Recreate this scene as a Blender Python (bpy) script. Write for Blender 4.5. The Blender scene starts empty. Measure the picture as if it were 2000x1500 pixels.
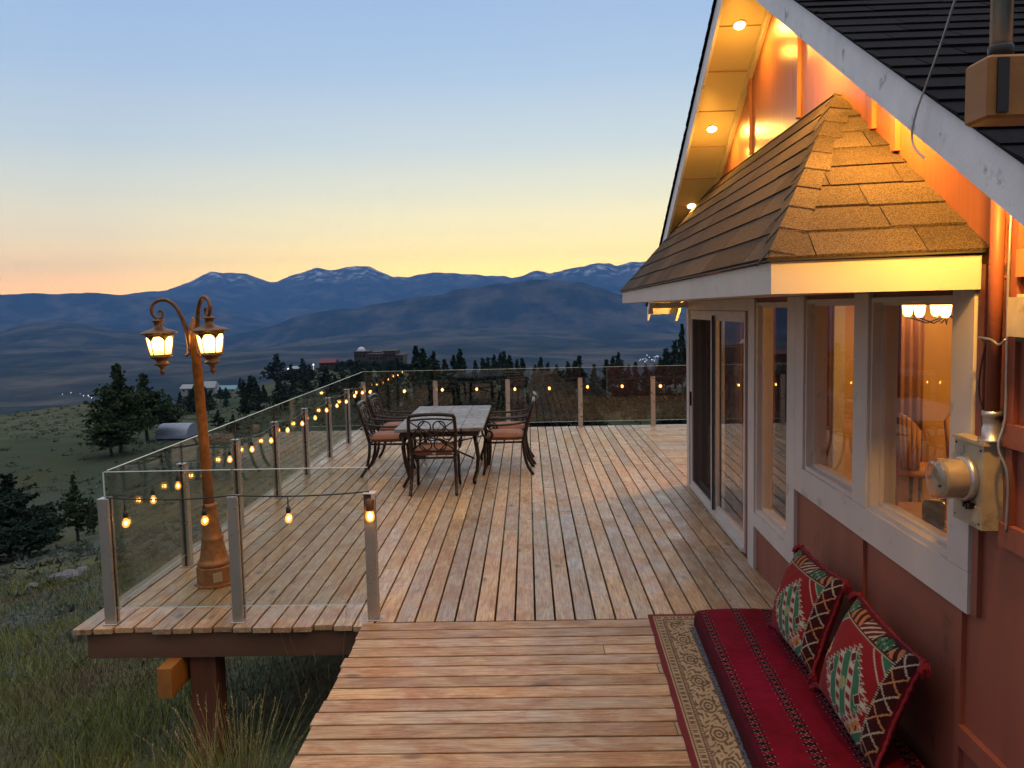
import bpy, math, random
from math import sin, cos, pi, radians, sqrt, atan2, exp, floor
from mathutils import Vector, noise as mn
random.seed(7)
sc = bpy.context.scene
COL = sc.collection
R = random.Random(11)

# ------------------------------------------------------------------ mesh helper
class MB:
    def __init__(s): s.v=[]; s.f=[]; s.c=[]; s.cc=(1,1,1)
    def p(s,x,y,z,c=None):
        s.v.append((x,y,z)); s.c.append(c or s.cc); return len(s.v)-1
    def face(s,pts):
        s.f.append([s.p(*q) for q in pts])
    def hexa(s,b):          # 8 points: 4 bottom ccw, 4 top ccw
        i=[s.p(*q) for q in b]
        s.f += [[i[3],i[2],i[1],i[0]],[i[4],i[5],i[6],i[7]],[i[0],i[1],i[5],i[4]],[i[1],i[2],i[6],i[5]],[i[2],i[3],i[7],i[6]],[i[3],i[0],i[4],i[7]]]
    def box(s,x0,x1,y0,y1,z0,z1):
        s.hexa([(x0,y0,z0),(x1,y0,z0),(x1,y1,z0),(x0,y1,z0),(x0,y0,z1),(x1,y0,z1),(x1,y1,z1),(x0,y1,z1)])
    def cbox(s,x0,x1,y0,y1,z0,z1,b=.004):   # chamfered box along vertical + top edges
        def ring(ix,z): 
            X0,X1,Y0,Y1=x0+ix,x1-ix,y0+ix,y1-ix
            return [s.p(X0+b,Y0,z),s.p(X1-b,Y0,z),s.p(X1,Y0+b,z),s.p(X1,Y1-b,z),s.p(X1-b,Y1,z),s.p(X0+b,Y1,z),s.p(X0,Y1-b,z),s.p(X0,Y0+b,z)]
        a=ring(b,z0); c=ring(0,z0+b); d=ring(0,z1-b); e=ring(b,z1)
        for q,w in ((a,c),(c,d),(d,e)):
            for k in range(8): s.f.append([q[k],q[(k+1)%8],w[(k+1)%8],w[k]])
        s.f.append(a[::-1]); s.f.append(e)
    def tube(s,pts,r,n=8,cap=True,flat=None):
        P=[Vector(q) for q in pts]; rings=[]
        up=Vector((0,0,1)); prev=None
        for i,q in enumerate(P):
            t=(P[min(i+1,len(P)-1)]-P[max(i-1,0)])
            if t.length<1e-9: t=Vector((0,0,1))
            t.normalize()
            if prev is None:
                a=t.cross(up)
                if a.length<.05: a=t.cross(Vector((1,0,0)))
            else:
                a=prev-t*prev.dot(t)
                if a.length<1e-6: a=t.cross(up)
            a.normalize(); prev=a.copy(); b=t.cross(a)
            rr=r[i] if isinstance(r,(list,tuple)) else r
            fl=flat or 1
            rings.append([s.p(*(q+a*cos(2*pi*k/n)*rr+b*sin(2*pi*k/n)*rr*fl)) for k in range(n)])
        for i in range(len(rings)-1):
            A,B=rings[i],rings[i+1]
            for k in range(n): s.f.append([A[k],A[(k+1)%n],B[(k+1)%n],B[k]])
        if cap: s.f.append(rings[0][::-1]); s.f.append(rings[-1])
    def lathe(s,prof,cx=0,cy=0,cz=0,n=16,cap=True,ph=0):
        rings=[[s.p(cx+r*cos(2*pi*k/n+ph),cy+r*sin(2*pi*k/n+ph),cz+z) for k in range(n)] for r,z in prof]
        for A,B in zip(rings,rings[1:]):
            for k in range(n): s.f.append([A[k],A[(k+1)%n],B[(k+1)%n],B[k]])
        if cap: s.f.append(rings[0][::-1]); s.f.append(rings[-1])
    def ring(s,c,ax1,ax2,rad,r,n=20,m=6):
        c=Vector(c);ax1=Vector(ax1).normalized();ax2=Vector(ax2).normalized();ax3=ax1.cross(ax2)
        rs=[]
        for i in range(n):
            d=ax1*cos(2*pi*i/n)+ax2*sin(2*pi*i/n)
            rs.append([s.p(*(c+d*rad+(d*cos(2*pi*k/m)+ax3*sin(2*pi*k/m))*r)) for k in range(m)])
        for i in range(n):
            A,B=rs[i],rs[(i+1)%n]
            for k in range(m): s.f.append([A[k],A[(k+1)%m],B[(k+1)%m],B[k]])
    def sphere(s,c,r,n=10,m=6,sz=1):
        prof=[(max(1e-4,r*sin(pi*j/m)),-r*sz*cos(pi*j/m)) for j in range(m+1)]
        s.lathe(prof,c[0],c[1],c[2],n,False)
    def build(s,name,mat,parent=None,smooth=False,org=None,col=False):
        o0=org or (ORG.get(parent.name,(0,0,0)) if parent else (0,0,0))
        me=bpy.data.meshes.new(name)
        if o0!=(0,0,0): vs=[(a-o0[0],b-o0[1],c-o0[2]) for a,b,c in s.v]
        else: vs=s.v
        me.from_pydata(vs,[],s.f); me.validate()
        if col:
            at=me.color_attributes.new('Col','FLOAT_COLOR','POINT')
            fl=[]
            for c in s.c: fl.extend((c[0],c[1],c[2],1))
            at.data.foreach_set('color',fl)
        if smooth: me.polygons.foreach_set('use_smooth',[True]*len(me.polygons))
        me.materials.append(mat)
        o=bpy.data.objects.new(name,me); COL.objects.link(o)
        if parent: o.parent=parent; ORG[o.name]=o0
        else: o.location=o0; ORG[o.name]=o0
        if smooth=='auto':
            try: me.shade_auto_smooth
            except Exception: pass
        return o
ORG={}
def smooth_angle(o,ang=35):
    me=o.data
    me.polygons.foreach_set('use_smooth',[True]*len(me.polygons))
    import bmesh
    bm=bmesh.new(); bm.from_mesh(me)
    for e in bm.edges:
        if len(e.link_faces)==2 and e.calc_face_angle(0)>radians(ang): e.smooth=False
    bm.to_mesh(me); bm.free(); return o
def tag(o,label=None,cat=None,group=None,kind=None):
    if label: o['label']=label
    if cat: o['category']=cat
    if group: o['group']=group
    if kind: o['kind']=kind
    return o
def empty(name,loc,label,cat,group=None,rz=0):
    o=bpy.data.objects.new(name,None); COL.objects.link(o); o.location=loc; o.rotation_euler=(0,0,rz)
    ORG[o.name]=tuple(loc); return tag(o,label,cat,group)
def copy_tree(o,parent=None):
    c=o.copy(); COL.objects.link(c); c.parent=parent
    for ch in list(o.children): copy_tree(ch,c)
    return c

# ------------------------------------------------------------------ materials
def newmat(name):
    m=bpy.data.materials.new(name); m.use_nodes=True
    nt=m.node_tree; nt.nodes.clear()
    out=nt.nodes.new('ShaderNodeOutputMaterial'); return m,nt,out
class NT:
    def __init__(s,nt): s.nt=nt
    def n(s,t,**k):
        nd=s.nt.nodes.new(t)
        for a,b in k.items():
            if a=='inp':
                for i,v in b.items(): s.set(nd,i,v)
            else: setattr(nd,a,b)
        return nd
    def set(s,nd,i,v):
        if isinstance(v,bpy.types.NodeSocket): s.nt.links.new(v,nd.inputs[i])
        else: nd.inputs[i].default_value=v
    def math(s,op,a,b=0,c=0,clamp=False):
        nd=s.n('ShaderNodeMath',operation=op,use_clamp=clamp); s.set(nd,0,a); s.set(nd,1,b)
        if op in('MULTIPLY_ADD',): s.set(nd,2,c)
        return nd.outputs[0]
    def mix(s,f,a,b,mode='MIX'):
        nd=s.n('ShaderNodeMix',data_type='RGBA',blend_type=mode); s.set(nd,0,f); s.set(nd,6,a); s.set(nd,7,b); return nd.outputs[2]
    def ramp(s,f,stops):
        nd=s.n('ShaderNodeValToRGB'); e=nd.color_ramp.elements
        while len(e)<len(stops): e.new(.5)
        for k,(p,c) in enumerate(stops): e[k].position=p; e[k].color=c if len(c)==4 else (*c,1)
        s.set(nd,0,f); return nd.outputs[0]
    def noise(s,vec,scale=5,detail=4,rough=.5,dist=0):
        nd=s.n('ShaderNodeTexNoise'); s.set(nd,'Vector',vec); s.set(nd,'Scale',scale); s.set(nd,'Detail',detail); s.set(nd,'Roughness',rough); s.set(nd,'Distortion',dist); return nd.outputs[0]
    def mapping(s,vec,scale=(1,1,1),loc=(0,0,0),rot=(0,0,0)):
        nd=s.n('ShaderNodeMapping'); s.set(nd,0,vec); s.set(nd,1,loc); s.set(nd,2,rot); s.set(nd,3,scale); return nd.outputs[0]
    def bump(s,h,st=.3,dist=.01):
        nd=s.n('ShaderNodeBump'); s.set(nd,'Strength',st); s.set(nd,'Distance',dist); s.set(nd,'Height',h); return nd.outputs[0]
    def obj(s): return s.n('ShaderNodeTexCoord').outputs['Object']
    def attr(s): return s.n('ShaderNodeAttribute',attribute_name='Col').outputs['Color']
def c4(c): return (*c,1) if len(c)==3 else c
def pr(name,col,rough=.5,metal=0,var=.15,vscale=8,bump=0,bscale=60,spec=.5,coat=0,stretch=(1,1,1),dirt=None,sheen=0):
    m,nt,out=newmat(name); k=NT(nt)
    b=k.n('ShaderNodeBsdfPrincipled'); co=k.mapping(k.obj(),stretch)
    f=k.noise(co,vscale,5,.6)
    lo=tuple(x*(1-var) for x in col); hi=tuple(min(1,x*(1+var)) for x in col)
    c=k.ramp(f,[(.3,lo),(.7,hi)])
    if dirt:
        g=k.noise(k.mapping(k.obj(),(1,1,1),(3,1,7)),dirt[1],6,.65)
        c=k.mix(k.ramp(g,[(dirt[2],(0,0,0)),(min(1,dirt[2]+.12),(1,1,1))]),c,c4(dirt[0]))
    k.set(b,'Base Color',c)
    r2=k.noise(co,vscale*2.3,3)
    k.set(b,'Roughness',k.math('MULTIPLY_ADD',r2,.25,rough-.125))
    b.inputs['Metallic'].default_value=metal
    b.inputs['Specular IOR Level'].default_value=spec
    if coat: b.inputs['Coat Weight'].default_value=coat; b.inputs['Coat Roughness'].default_value=.15
    if sheen: b.inputs['Sheen Weight'].default_value=sheen
    if bump: k.set(b,'Normal',k.bump(k.noise(co,bscale,4),bump,.004))
    nt.links.new(b.outputs[0],out.inputs[0]); return m
def emit(name,col,st):
    m,nt,out=newmat(name); e=nt.nodes.new('ShaderNodeEmission'); e.inputs[0].default_value=c4(col); e.inputs[1].default_value=st
    nt.links.new(e.outputs[0],out.inputs[0]); return m
def glassmat(name,tint=(.93,.95,.94),base=.04,rough=0.0,dirt=0):
    m,nt,out=newmat(name); k=NT(nt)
    g=k.n('ShaderNodeNewGeometry')
    dot=k.n('ShaderNodeVectorMath',operation='DOT_PRODUCT'); nt.links.new(g.outputs['Incoming'],dot.inputs[0]); nt.links.new(g.outputs['Normal'],dot.inputs[1])
    a=k.math('ABSOLUTE',dot.outputs['Value']); s1=k.math('SUBTRACT',1,a); p=k.math('POWER',s1,5)
    f=k.math('MULTIPLY_ADD',p,1-base,base)
    t=k.n('ShaderNodeBsdfTransparent'); t.inputs[0].default_value=c4(tint)
    gl=k.n('ShaderNodeBsdfGlossy'); gl.inputs['Roughness'].default_value=rough; gl.inputs['Color'].default_value=(1,1,1,1)
    mx=k.n('ShaderNodeMixShader'); nt.links.new(f,mx.inputs[0]); nt.links.new(t.outputs[0],mx.inputs[1]); nt.links.new(gl.outputs[0],mx.inputs[2])
    res=mx.outputs[0]
    if dirt:
        d=k.n('ShaderNodeBsdfDiffuse'); d.inputs[0].default_value=(.55,.55,.55,1)
        nz=k.noise(k.obj(),2.2,6,.7); m2=k.n('ShaderNodeMixShader'); k.set(m2,0,k.math('MULTIPLY',nz,dirt)); nt.links.new(res,m2.inputs[1]); nt.links.new(d.outputs[0],m2.inputs[2]); res=m2.outputs[0]
    nt.links.new(res,out.inputs[0]); return m
def attrmat(name,rough=.8,bump=.2,bscale=400,sheen=.3,mul=1,satn=1,var=.25):
    m,nt,out=newmat(name); k=NT(nt); b=k.n('ShaderNodeBsdfPrincipled')
    f=k.noise(k.obj(),14,5,.6); v=k.ramp(f,[(.3,((1-var),)*3),(.7,(1,1,1))])
    c=k.mix(1.0,k.attr(),v,'MULTIPLY')
    k.set(b,'Base Color',c); b.inputs['Roughness'].default_value=rough; b.inputs['Sheen Weight'].default_value=sheen*.3; b.inputs['Specular IOR Level'].default_value=.12
    k.set(b,'Normal',k.bump(k.noise(k.obj(),bscale,2),bump,.002))
    nt.links.new(b.outputs[0],out.inputs[0]); return m
def woodmat(name,axis,base,grey,stain,rough=.42,stainamt=.5,knots=True,mul=1.0):
    """per-board random in Col.r / Col.g; grain along axis 0=x 1=y"""
    m,nt,out=newmat(name); k=NT(nt); b=k.n('ShaderNodeBsdfPrincipled')
    col=k.attr(); sp=k.n('ShaderNodeSeparateColor'); nt.links.new(col,sp.inputs[0]); r,g=sp.outputs[0],sp.outputs[1]
    off=k.n('ShaderNodeCombineXYZ'); k.set(off,0,k.math('MULTIPLY',r,37)); k.set(off,1,k.math('MULTIPLY',g,53)); k.set(off,2,k.math('MULTIPLY',r,91))
    add=k.n('ShaderNodeVectorMath',operation='ADD'); nt.links.new(k.obj(),add.inputs[0]); nt.links.new(off.outputs[0],add.inputs[1]); P=add.outputs[0]
    st=[(1,.06,1),(.06,1,1)][1-axis] if False else ((.07,1,1) if axis==0 else (1,.07,1))
    grain=k.noise(k.mapping(P,st),70,5,.65,.6)
    fine=k.noise(k.mapping(P,((.03,1,1) if axis==0 else (1,.03,1))),220,3,.6)
    big=k.noise(k.mapping(P,((.35,1,1) if axis==0 else (1,.35,1))),3.2,5,.6)
    blot=k.noise(k.mapping(P,((.5,1,1) if axis==0 else (1,.5,1)),(5,2,9)),6.5,6,.7,.4)
    t=k.math('MULTIPLY_ADD',r,.7,k.math('MULTIPLY',big,.55)); t=t
    nd=k.n('ShaderNodeMath',operation='MULTIPLY_ADD'); k.set(nd,0,r); k.set(nd,1,.75); k.set(nd,2,k.math('SUBTRACT',big,.42))
    c=k.mix(k.ramp(nd.outputs[0],[(.2,(0,0,0)),(.75,(1,1,1))]),c4(base),c4(grey))
    c=k.mix(k.math('MULTIPLY',k.ramp(blot,[(.44,(0,0,0)),(.60,(1,1,1))]),stainamt),c,c4(stain))
    c=k.mix(k.ramp(grain,[(.3,(1,1,1)),(.62,(0,0,0))]),c,k.mix(1.0,c,(.50,.42,.34,1),'MULTIPLY'))
    c=k.mix(k.math('MULTIPLY',k.ramp(fine,[(.35,(1,1,1)),(.5,(0,0,0))]),.7),c,k.mix(1.0,c,(.6,.5,.42,1),'MULTIPLY'))
    if knots:
        vo=k.n('ShaderNodeTexVoronoi'); k.set(vo,'Vector',k.mapping(P,((.45,1,1) if axis==0 else (1,.45,1)))); k.set(vo,'Scale',4.3)
        kn=k.ramp(vo.outputs['Distance'],[(.06,(1,1,1)),(.14,(0,0,0))])
        c=k.mix(k.math('MULTIPLY',kn,.75),c,(.09,.045,.02,1))
    br=k.math('MULTIPLY_ADD',g,.48,.88*mul)
    hs=k.n('ShaderNodeHueSaturation'); k.set(hs,'Color',c); k.set(hs,'Value',br); c=hs.outputs[0]
    k.set(b,'Base Color',c)
    wet=k.noise(k.mapping(P,(1,1,1),(2,2,2)),2.2,4,.6)
    k.set(b,'Roughness',k.ramp(wet,[(.35,((rough-.1),)*3),(.65,((rough+.22),)*3)]))
    k.set(b,'Normal',k.bump(grain,.35,.002))
    nt.links.new(b.outputs[0],out.inputs[0]); return m

M={}
M['deck']=woodmat('deck_wood',1,(.53,.375,.20),(.465,.38,.27),(.38,.19,.075),.33,.6)
M['walk']=woodmat('walk_wood',0,(.51,.345,.18),(.44,.345,.23),(.35,.165,.06),.38,.8)
M['lanternmetal']=pr('aged_bronze',(.17,.085,.035),.4,.5,var=.35,vscale=25,bump=.3,bscale=90)
M['beam']=pr('beam_wood',(.115,.06,.032),.7,var=.4,vscale=3,stretch=(.15,1,1),bump=.4)
M['litbeam']=pr('lit_beam_wood',(.33,.135,.024),.6,var=.3,vscale=5,stretch=(1,.2,1),bump=.3)  # timber with the orange of warm lamplight put into its colour
M['post']=pr('dark_post_wood',(.12,.045,.022),.75,var=.4,vscale=4,stretch=(1,1,.15),bump=.4)
M['alu']=pr('aluminium',(.50,.475,.45),.30,.7,var=.06,vscale=5)
M['alud']=pr('dark_channel',(.02,.018,.016),.5,0,var=.1)
M['glass']=glassmat('rail_glass',(.88,.90,.875),.06,0)
M['edge']=pr('glass_edge',(.62,.74,.70),.15,0,var=.05,spec=1)
M['wglass']=glassmat('window_glass',(.93,.93,.92),.05,0.0,.06)
M['white']=pr('white_trim_paint',(.55,.515,.475),.45,var=.07,vscale=3,bump=.1,dirt=((.33,.29,.25),5,.60))
M['fascia']=pr('weathered_white_fascia',(.78,.80,.82),.55,var=.10,vscale=5,bump=.3,dirt=((.22,.21,.21),7,.60),stretch=(1,1,1))
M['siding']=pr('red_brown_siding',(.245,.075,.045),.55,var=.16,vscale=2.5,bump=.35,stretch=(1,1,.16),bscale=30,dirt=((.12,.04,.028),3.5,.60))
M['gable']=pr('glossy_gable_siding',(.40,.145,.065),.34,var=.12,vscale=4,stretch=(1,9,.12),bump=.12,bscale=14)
M['soffit']=pr('soffit_board',(.62,.56,.36),.45,var=.05,vscale=2)
M['alu2']=pr('galvanised_metal',(.45,.47,.50),.35,.8,var=.15,vscale=12,bump=.1)
M['black']=pr('black_plastic',(.012,.012,.012),.4,var=.1)
M['iron']=pr('cast_iron',(.035,.026,.022),.3,.6,var=.3,vscale=20,bump=.15)
M['copper']=pr('copper_paint',(.36,.14,.033),.40,.35,var=.32,vscale=22,bump=.35,bscale=90,dirt=((.10,.05,.02),11,.58))
M['cushion']=pr('terracotta_fabric',(.26,.10,.048),.8,var=.15,vscale=10,bump=.3,bscale=400,sheen=.2)
M['screen']=None
m,nt,out=newmat('warm_bulb'); k=NT(nt); e1=k.n('ShaderNodeEmission'); e1.inputs[0].default_value=(1,.33,.035,1); e1.inputs[1].default_value=.75; t1=k.n('ShaderNodeBsdfTransparent'); ad=k.n('ShaderNodeAddShader'); nt.links.new(e1.outputs[0],ad.inputs[0]); nt.links.new(t1.outputs[0],ad.inputs[1]); nt.links.new(ad.outputs[0],out.inputs[0]); M['warmglow']=m
M['core']=emit('bulb_filament',(1,.44,.08),26)
M['foliage']=pr('pine_needles',(.042,.070,.030),.8,var=.55,vscale=1.3,spec=.2)
M['foliage2']=pr('dark_fir_needles',(.022,.042,.028),.85,var=.5,vscale=.9,spec=.2)
M['bark']=pr('pine_bark',(.07,.045,.032),.9,var=.4,vscale=6,bump=.6,stretch=(1,1,.3))
def shinglemat(name,a,b_):
    m,nt,out=newmat(name); k=NT(nt); b=k.n('ShaderNodeBsdfPrincipled')
    sp=k.n('ShaderNodeSeparateColor'); nt.links.new(k.attr(),sp.inputs[0])
    gr=k.noise(k.obj(),170,3,.8); md=k.noise(k.obj(),9,5,.6)
    t=k.math('ADD',k.math('MULTIPLY',sp.outputs[0],.65),k.math('MULTIPLY',md,.5))
    c=k.mix(t,c4(a),c4(b_))
    c=k.mix(k.ramp(gr,[(.42,(0,0,0)),(.58,(1,1,1))]),k.mix(1.0,c,(.4,.4,.4,1),'MULTIPLY'),k.mix(1.0,c,(1.5,1.5,1.5,1),'MULTIPLY'))
    k.set(b,'Base Color',c); b.inputs['Roughness'].default_value=.92; b.inputs['Specular IOR Level'].default_value=.12
    k.set(b,'Normal',k.bump(gr,.6,.003)); nt.links.new(b.outputs[0],out.inputs[0]); return m
M['shingle']=shinglemat('brown_asphalt_shingle',(.045,.032,.023),(.105,.078,.056))
M['dshingle']=shinglemat('black_asphalt_shingle',(.004,.004,.006),(.014,.014,.017))

def marble():
    m,nt,out=newmat('mosaic_stone'); k=NT(nt); b=k.n('ShaderNodeBsdfPrincipled')
    P=k.obj(); a=k.noise(P,6,8,.75,2.2); d=k.noise(k.mapping(P,(1,1,1),(4,4,4)),3,4)
    c=k.ramp(a,[(.33,(.06,.05,.045)),(.45,(.22,.2,.18)),(.54,(.55,.53,.5)),(.7,(.25,.2,.17))])
    br=k.n('ShaderNodeTexBrick'); k.set(br,'Vector',P); k.set(br,'Scale',1.0); k.set(br,'Color1',(.62,.62,.62,1)); k.set(br,'Color2',(1,1,1,1)); k.set(br,'Mortar',(.2,.18,.16,1)); k.set(br,'Mortar Size',.008); k.set(br,'Brick Width',.27); k.set(br,'Row Height',.27); br.offset=0
    c=k.mix(1.0,k.mix(1.0,c,br.outputs[0],'MULTIPLY'),(.62,.62,.64,1),'MULTIPLY')
    k.set(b,'Base Color',c); b.inputs['Roughness'].default_value=.42; b.inputs['Specular IOR Level'].default_value=.3; nt.links.new(b.outputs[0],out.inputs[0]); return m
M['marble']=marble()

# ------------------------------------------------------------------ camera
F,PIT,ROL,YAW,H=1650.,.0889,.0218,.0195,2.1332
cd=bpy.data.cameras.new('camera'); cam=bpy.data.objects.new('camera',cd); COL.objects.link(cam); sc.camera=cam
cd.sensor_width=36; cd.sensor_fit='HORIZONTAL'; cd.lens=36*F/2000; cd.clip_end=60000; cd.clip_start=.05
from mathutils import Matrix
cy_,sy_,cp_,sp_=cos(YAW),sin(YAW),cos(PIT),sin(PIT)
r0=Vector((cy_,sy_,0)); f0=Vector((-sy_,cy_,0)); zz=Vector((0,0,1))
fw=f0*cp_-zz*sp_; up=f0*sp_+zz*cp_
cr_,sr_=cos(ROL),sin(ROL)
# image x axis / y axis in world so that the horizon rises to the right
rx=r0*cr_-up*sr_; ux=r0*sr_+up*cr_
mt=Matrix((( rx.x,ux.x,-fw.x,0),(rx.y,ux.y,-fw.y,0),(rx.z,ux.z,-fw.z,H),(0,0,0,1)))
cam.matrix_world=mt
def eray(px,py):      # direction ratios of a photograph pixel, used only to turn skyline readings into terrain heights
    a,b=px-1000,py-750
    x=a*cr_-b*sr_; y=a*sr_+b*cr_
    d=r0*(x/F)-up*(y/F)+fw
    return d.x/d.y, d.z/d.y

# ------------------------------------------------------------------ sky
w=bpy.data.worlds.new("World"); sc.world=w; w.use_nodes=True; nt=w.node_tree; nt.nodes.clear(); k=NT(nt)
gen=k.n('ShaderNodeTexCoord').outputs['Generated']
nrm=k.n('ShaderNodeVectorMath',operation='NORMALIZE'); nt.links.new(gen,nrm.inputs[0])
sx=k.n('ShaderNodeSeparateXYZ'); nt.links.new(nrm.outputs[0],sx.inputs[0]); X,Y,Z=sx.outputs
el=k.math('DIVIDE',k.math('ARCSINE',Z),pi/2)      # 0..1 = 0..90 deg
# warm side of the afterglow is a little right of the deck axis
def stops(L): return [(d/90.,c) for d,c in L]
A=k.ramp(el,stops([(0,(4.2,2.25,.30)),(1.6,(3.6,2.15,.34)),(3.2,(2.7,1.9,.46)),(5,(1.75,1.42,.60)),(7.5,(1.15,1.08,.72)),(10.5,(.76,.84,.80)),(15,(.49,.64,.80)),(21,(.34,.49,.75)),(28,(.28,.415,.70)),(45,(.86,.85,.90)),(90,(1.38,1.22,1.06))]))
B=k.ramp(el,stops([(0,(3.3,1.5,.34)),(1.6,(2.9,1.45,.38)),(3.2,(2.1,1.35,.50)),(5,(1.35,1.08,.62)),(7.5,(.92,.90,.70)),(10.5,(.62,.72,.76)),(15,(.42,.57,.77)),(21,(.32,.47,.73)),(28,(.28,.415,.70)),(45,(.86,.85,.90)),(90,(1.38,1.22,1.06))]))
gd=Vector((.11,1,0)).normalized()
dt=k.math('ADD',k.math('MULTIPLY',X,gd.x),k.math('MULTIPLY',Y,gd.y))
fA=k.ramp(dt,[(.83,(0,0,0)),(.995,(1,1,1))])
skyc=k.mix(fA,B,A)
back=k.ramp(el,stops([(0,(.16,.15,.19)),(12,(.22,.23,.32)),(35,(.42,.43,.52)),(60,(1.1,1.02,1.0)),(90,(1.38,1.22,1.06))]))
fB=k.ramp(dt,[(.0,(1,1,1)),(.62,(0,0,0))])
skyc=k.mix(fB,skyc,back)
# very soft uneven cirrus veil
veil=k.noise(k.mapping(gen,(1,1,5)),1.6,4,.55)
skyc=k.mix(k.math('MULTIPLY',k.ramp(veil,[(.4,(0,0,0)),(.75,(1,1,1))]),.06),skyc,(.8,.72,.62,1))
bg=k.n('ShaderNodeBackground'); k.set(bg,0,skyc); bg.inputs[1].default_value=1.0
wo=k.n('ShaderNodeOutputWorld'); nt.links.new(bg.outputs[0],wo.inputs[0])

# ------------------------------------------------------------------ terrain
def interp(xs,ys,x):
    if x<=xs[0]: return ys[0]
    for i in range(1,len(xs)):
        if x<=xs[i]:
            t=(x-xs[i-1])/(xs[i]-xs[i-1]); return ys[i-1]+(ys[i]-ys[i-1])*t
    return ys[-1]
def col(pairs): return [p[0] for p in pairs],[p[1] for p in pairs]
PX=[-500,0,150,300,400,500,600,700,800,1000,1340,2000,2600]
KEY={
 50:[895,895,890,880,870,860,850,842,838,836,836,836,836],
 90:[840,835,825,825,820,812,802,790,785,780,780,780,780],
 130:[800,806,790,798,808,790,775,765,762,762,762,762,762],
 200:[820,830,828,810,790,772,755,746,750,758,758,758,758],
 300:[850,850,835,812,778,752,724,708,724,752,765,765,765],
 330:[850,850,840,810,775,758,735,716,732,758,770,770,770],
 420:[860,855,845,800,764,772,760,745,752,770,775,775,775],
 800:[850,850,845,830,810,800,790,780,785,790,790,790,790],
 1500:[790,790,785,780,775,765,760,755,755,755,755,755,755],
 2500:[715,715,708,705,708,700,700,700,700,700,705,705,705],
 3500:[672,672,668,676,690,682,676,672,668,665,670,680,680],
}
RM=col([(-500,650),(-200,640),(0,647),(40,634),(75,628),(125,627),(165,631),(200,641),(260,646),(330,660),(420,684),(520,676),(600,662),(700,650),(900,640),(1200,645),(1400,655),(2600,660)])
RB=col([(-500,660),(350,668),(440,656),(520,640),(570,622),(610,610),(660,604),(700,601),(760,590),(820,580),(870,573),(905,563),(950,557),(1000,552),(1035,546),(1070,545),(1100,549),(1140,552),(1180,563),(1210,573),(1260,590),(1340,612),(1500,620),(2600,630)])
RC=col([(-500,584),(-100,577),(20,573),(60,571),(100,574),(150,573),(170,571),(235,575),(330,583),(400,594),(450,610),(520,625),(600,640),(900,640),(2600,640)])
RD=col([(-500,590),(0,584),(170,571),(235,577),(270,571),(330,566),(355,557),(380,547),(400,537),(417,530),(440,533),(465,533),(485,534),(505,542),(530,549),(545,548),(575,537),(600,530),(620,523),(645,526),(660,527),(680,521),(700,518),(725,520),(745,530),(770,539),(800,541),(830,535),(850,531),(890,534),(930,536),(950,538),(985,537),(1000,541),(1020,538),(1050,529),(1075,533),(1100,528),(1115,523),(1145,519),(1165,514),(1190,513),(1205,517),(1230,512),(1262,510),(1300,506),(1400,500),(1600,505),(2600,520)])
PIXA=[eray(p,620)[0] for p in range(-1500,3601,10)]
def a2px(a):
    return interp(PIXA,list(range(-1500,3601,10)),a)
def zn(x,y): return -.45-.13*max(0,-(x+1))-.12*max(0,y-2)+ (.0 if x<0 else -.02*min(x,6))
DK=[50,90,130,200,300,330,420,800,1500,2500,3500,4500,5200,6000,7100,8500,10000,13000,13800]
def column(a):
    px=a2px(a); z=[]
    for d in DK:
        if d in KEY: py=interp(PX,KEY[d],px)
        elif d==4500: py=interp(*RM,px)
        elif d==5200: py=interp(*RM,px)+22
        elif d==6000: py=interp(*RB,px)
        elif d==7100: py=interp(*RB,px)+22
        elif d==8500: py=interp(*RC,px)
        elif d==10000: py=interp(*RC,px)+18
        elif d==13000: py=interp(*RD,px)
        else: py=interp(*RD,px)+14
        z.append(H+eray(px,py)[1]*d)
    return z
azs=[]
t=-1.05
while t<=.85: azs.append(t); t+=.0028 if t<.25 else .012
outer=[]
ang=math.atan(.86)
while ang<2*pi-math.atan(1.05)-.03: outer.append(ang); ang+=.075
AZ=[(math.atan(a),a) for a in azs]+[(g,None) for g in outer]
rad=[]; d=.8
while d<13700:
    rad.append(d); d*= 1.045 if d<400 else (1.03 if d<4000 else 1.02)
for q in DK: rad.append(q)
rad=sorted(set(rad)); rad=[rad[0]]+[b for a,b in zip(rad,rad[1:]) if b/a>1.006 or b in DK]
TZ={}
gm=MB(); rows=[]
cl=[column(max(-1.05,min(.85,a if a is not None else (.85 if g<pi else -1.05)))) for g,a in AZ]
def hz(x,y,d,cz):
    if d<=50:
        zz0=zn(x,y)
        if d>22: s=(d-22)/28.; s=s*s*(3-2*s); zz0=zz0*(1-s)+s*interp(DK[:2],cz[:2],max(50,d))
        z=zz0
    else: z=interp(DK,cz,d)
    amp=.012*d if d<60 else (.7+.004*(d-60) if d<1000 else 4.5+ (d-1000)*.006)
    P=Vector((x,y,0))
    if d<1000:
        z+=amp*.45*(mn.fractal(P/ (3+d*.12),1,2,4))
    else:
        wl_=520 if d<5000 else 900
        rn=abs(mn.fractal(P/wl_,1,2,6)); rn2=mn.fractal((P+Vector((999,7,0)))/(wl_*.35),1,2,4)
        near=min(abs(d-q)/q for q in (4500,6000,8500,13000))
        kk=min(1,near*9)
        z+= (-(rn)*amp*1.0 + .3*amp*rn2)*(.17+.83*kk)
    if d>3800: z+=d*.0016*mn.fractal(Vector((x/d*42,d*.001,0)),1,2,5)*(1 if d<13001 else .3)
    return z
cache=[]
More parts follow.
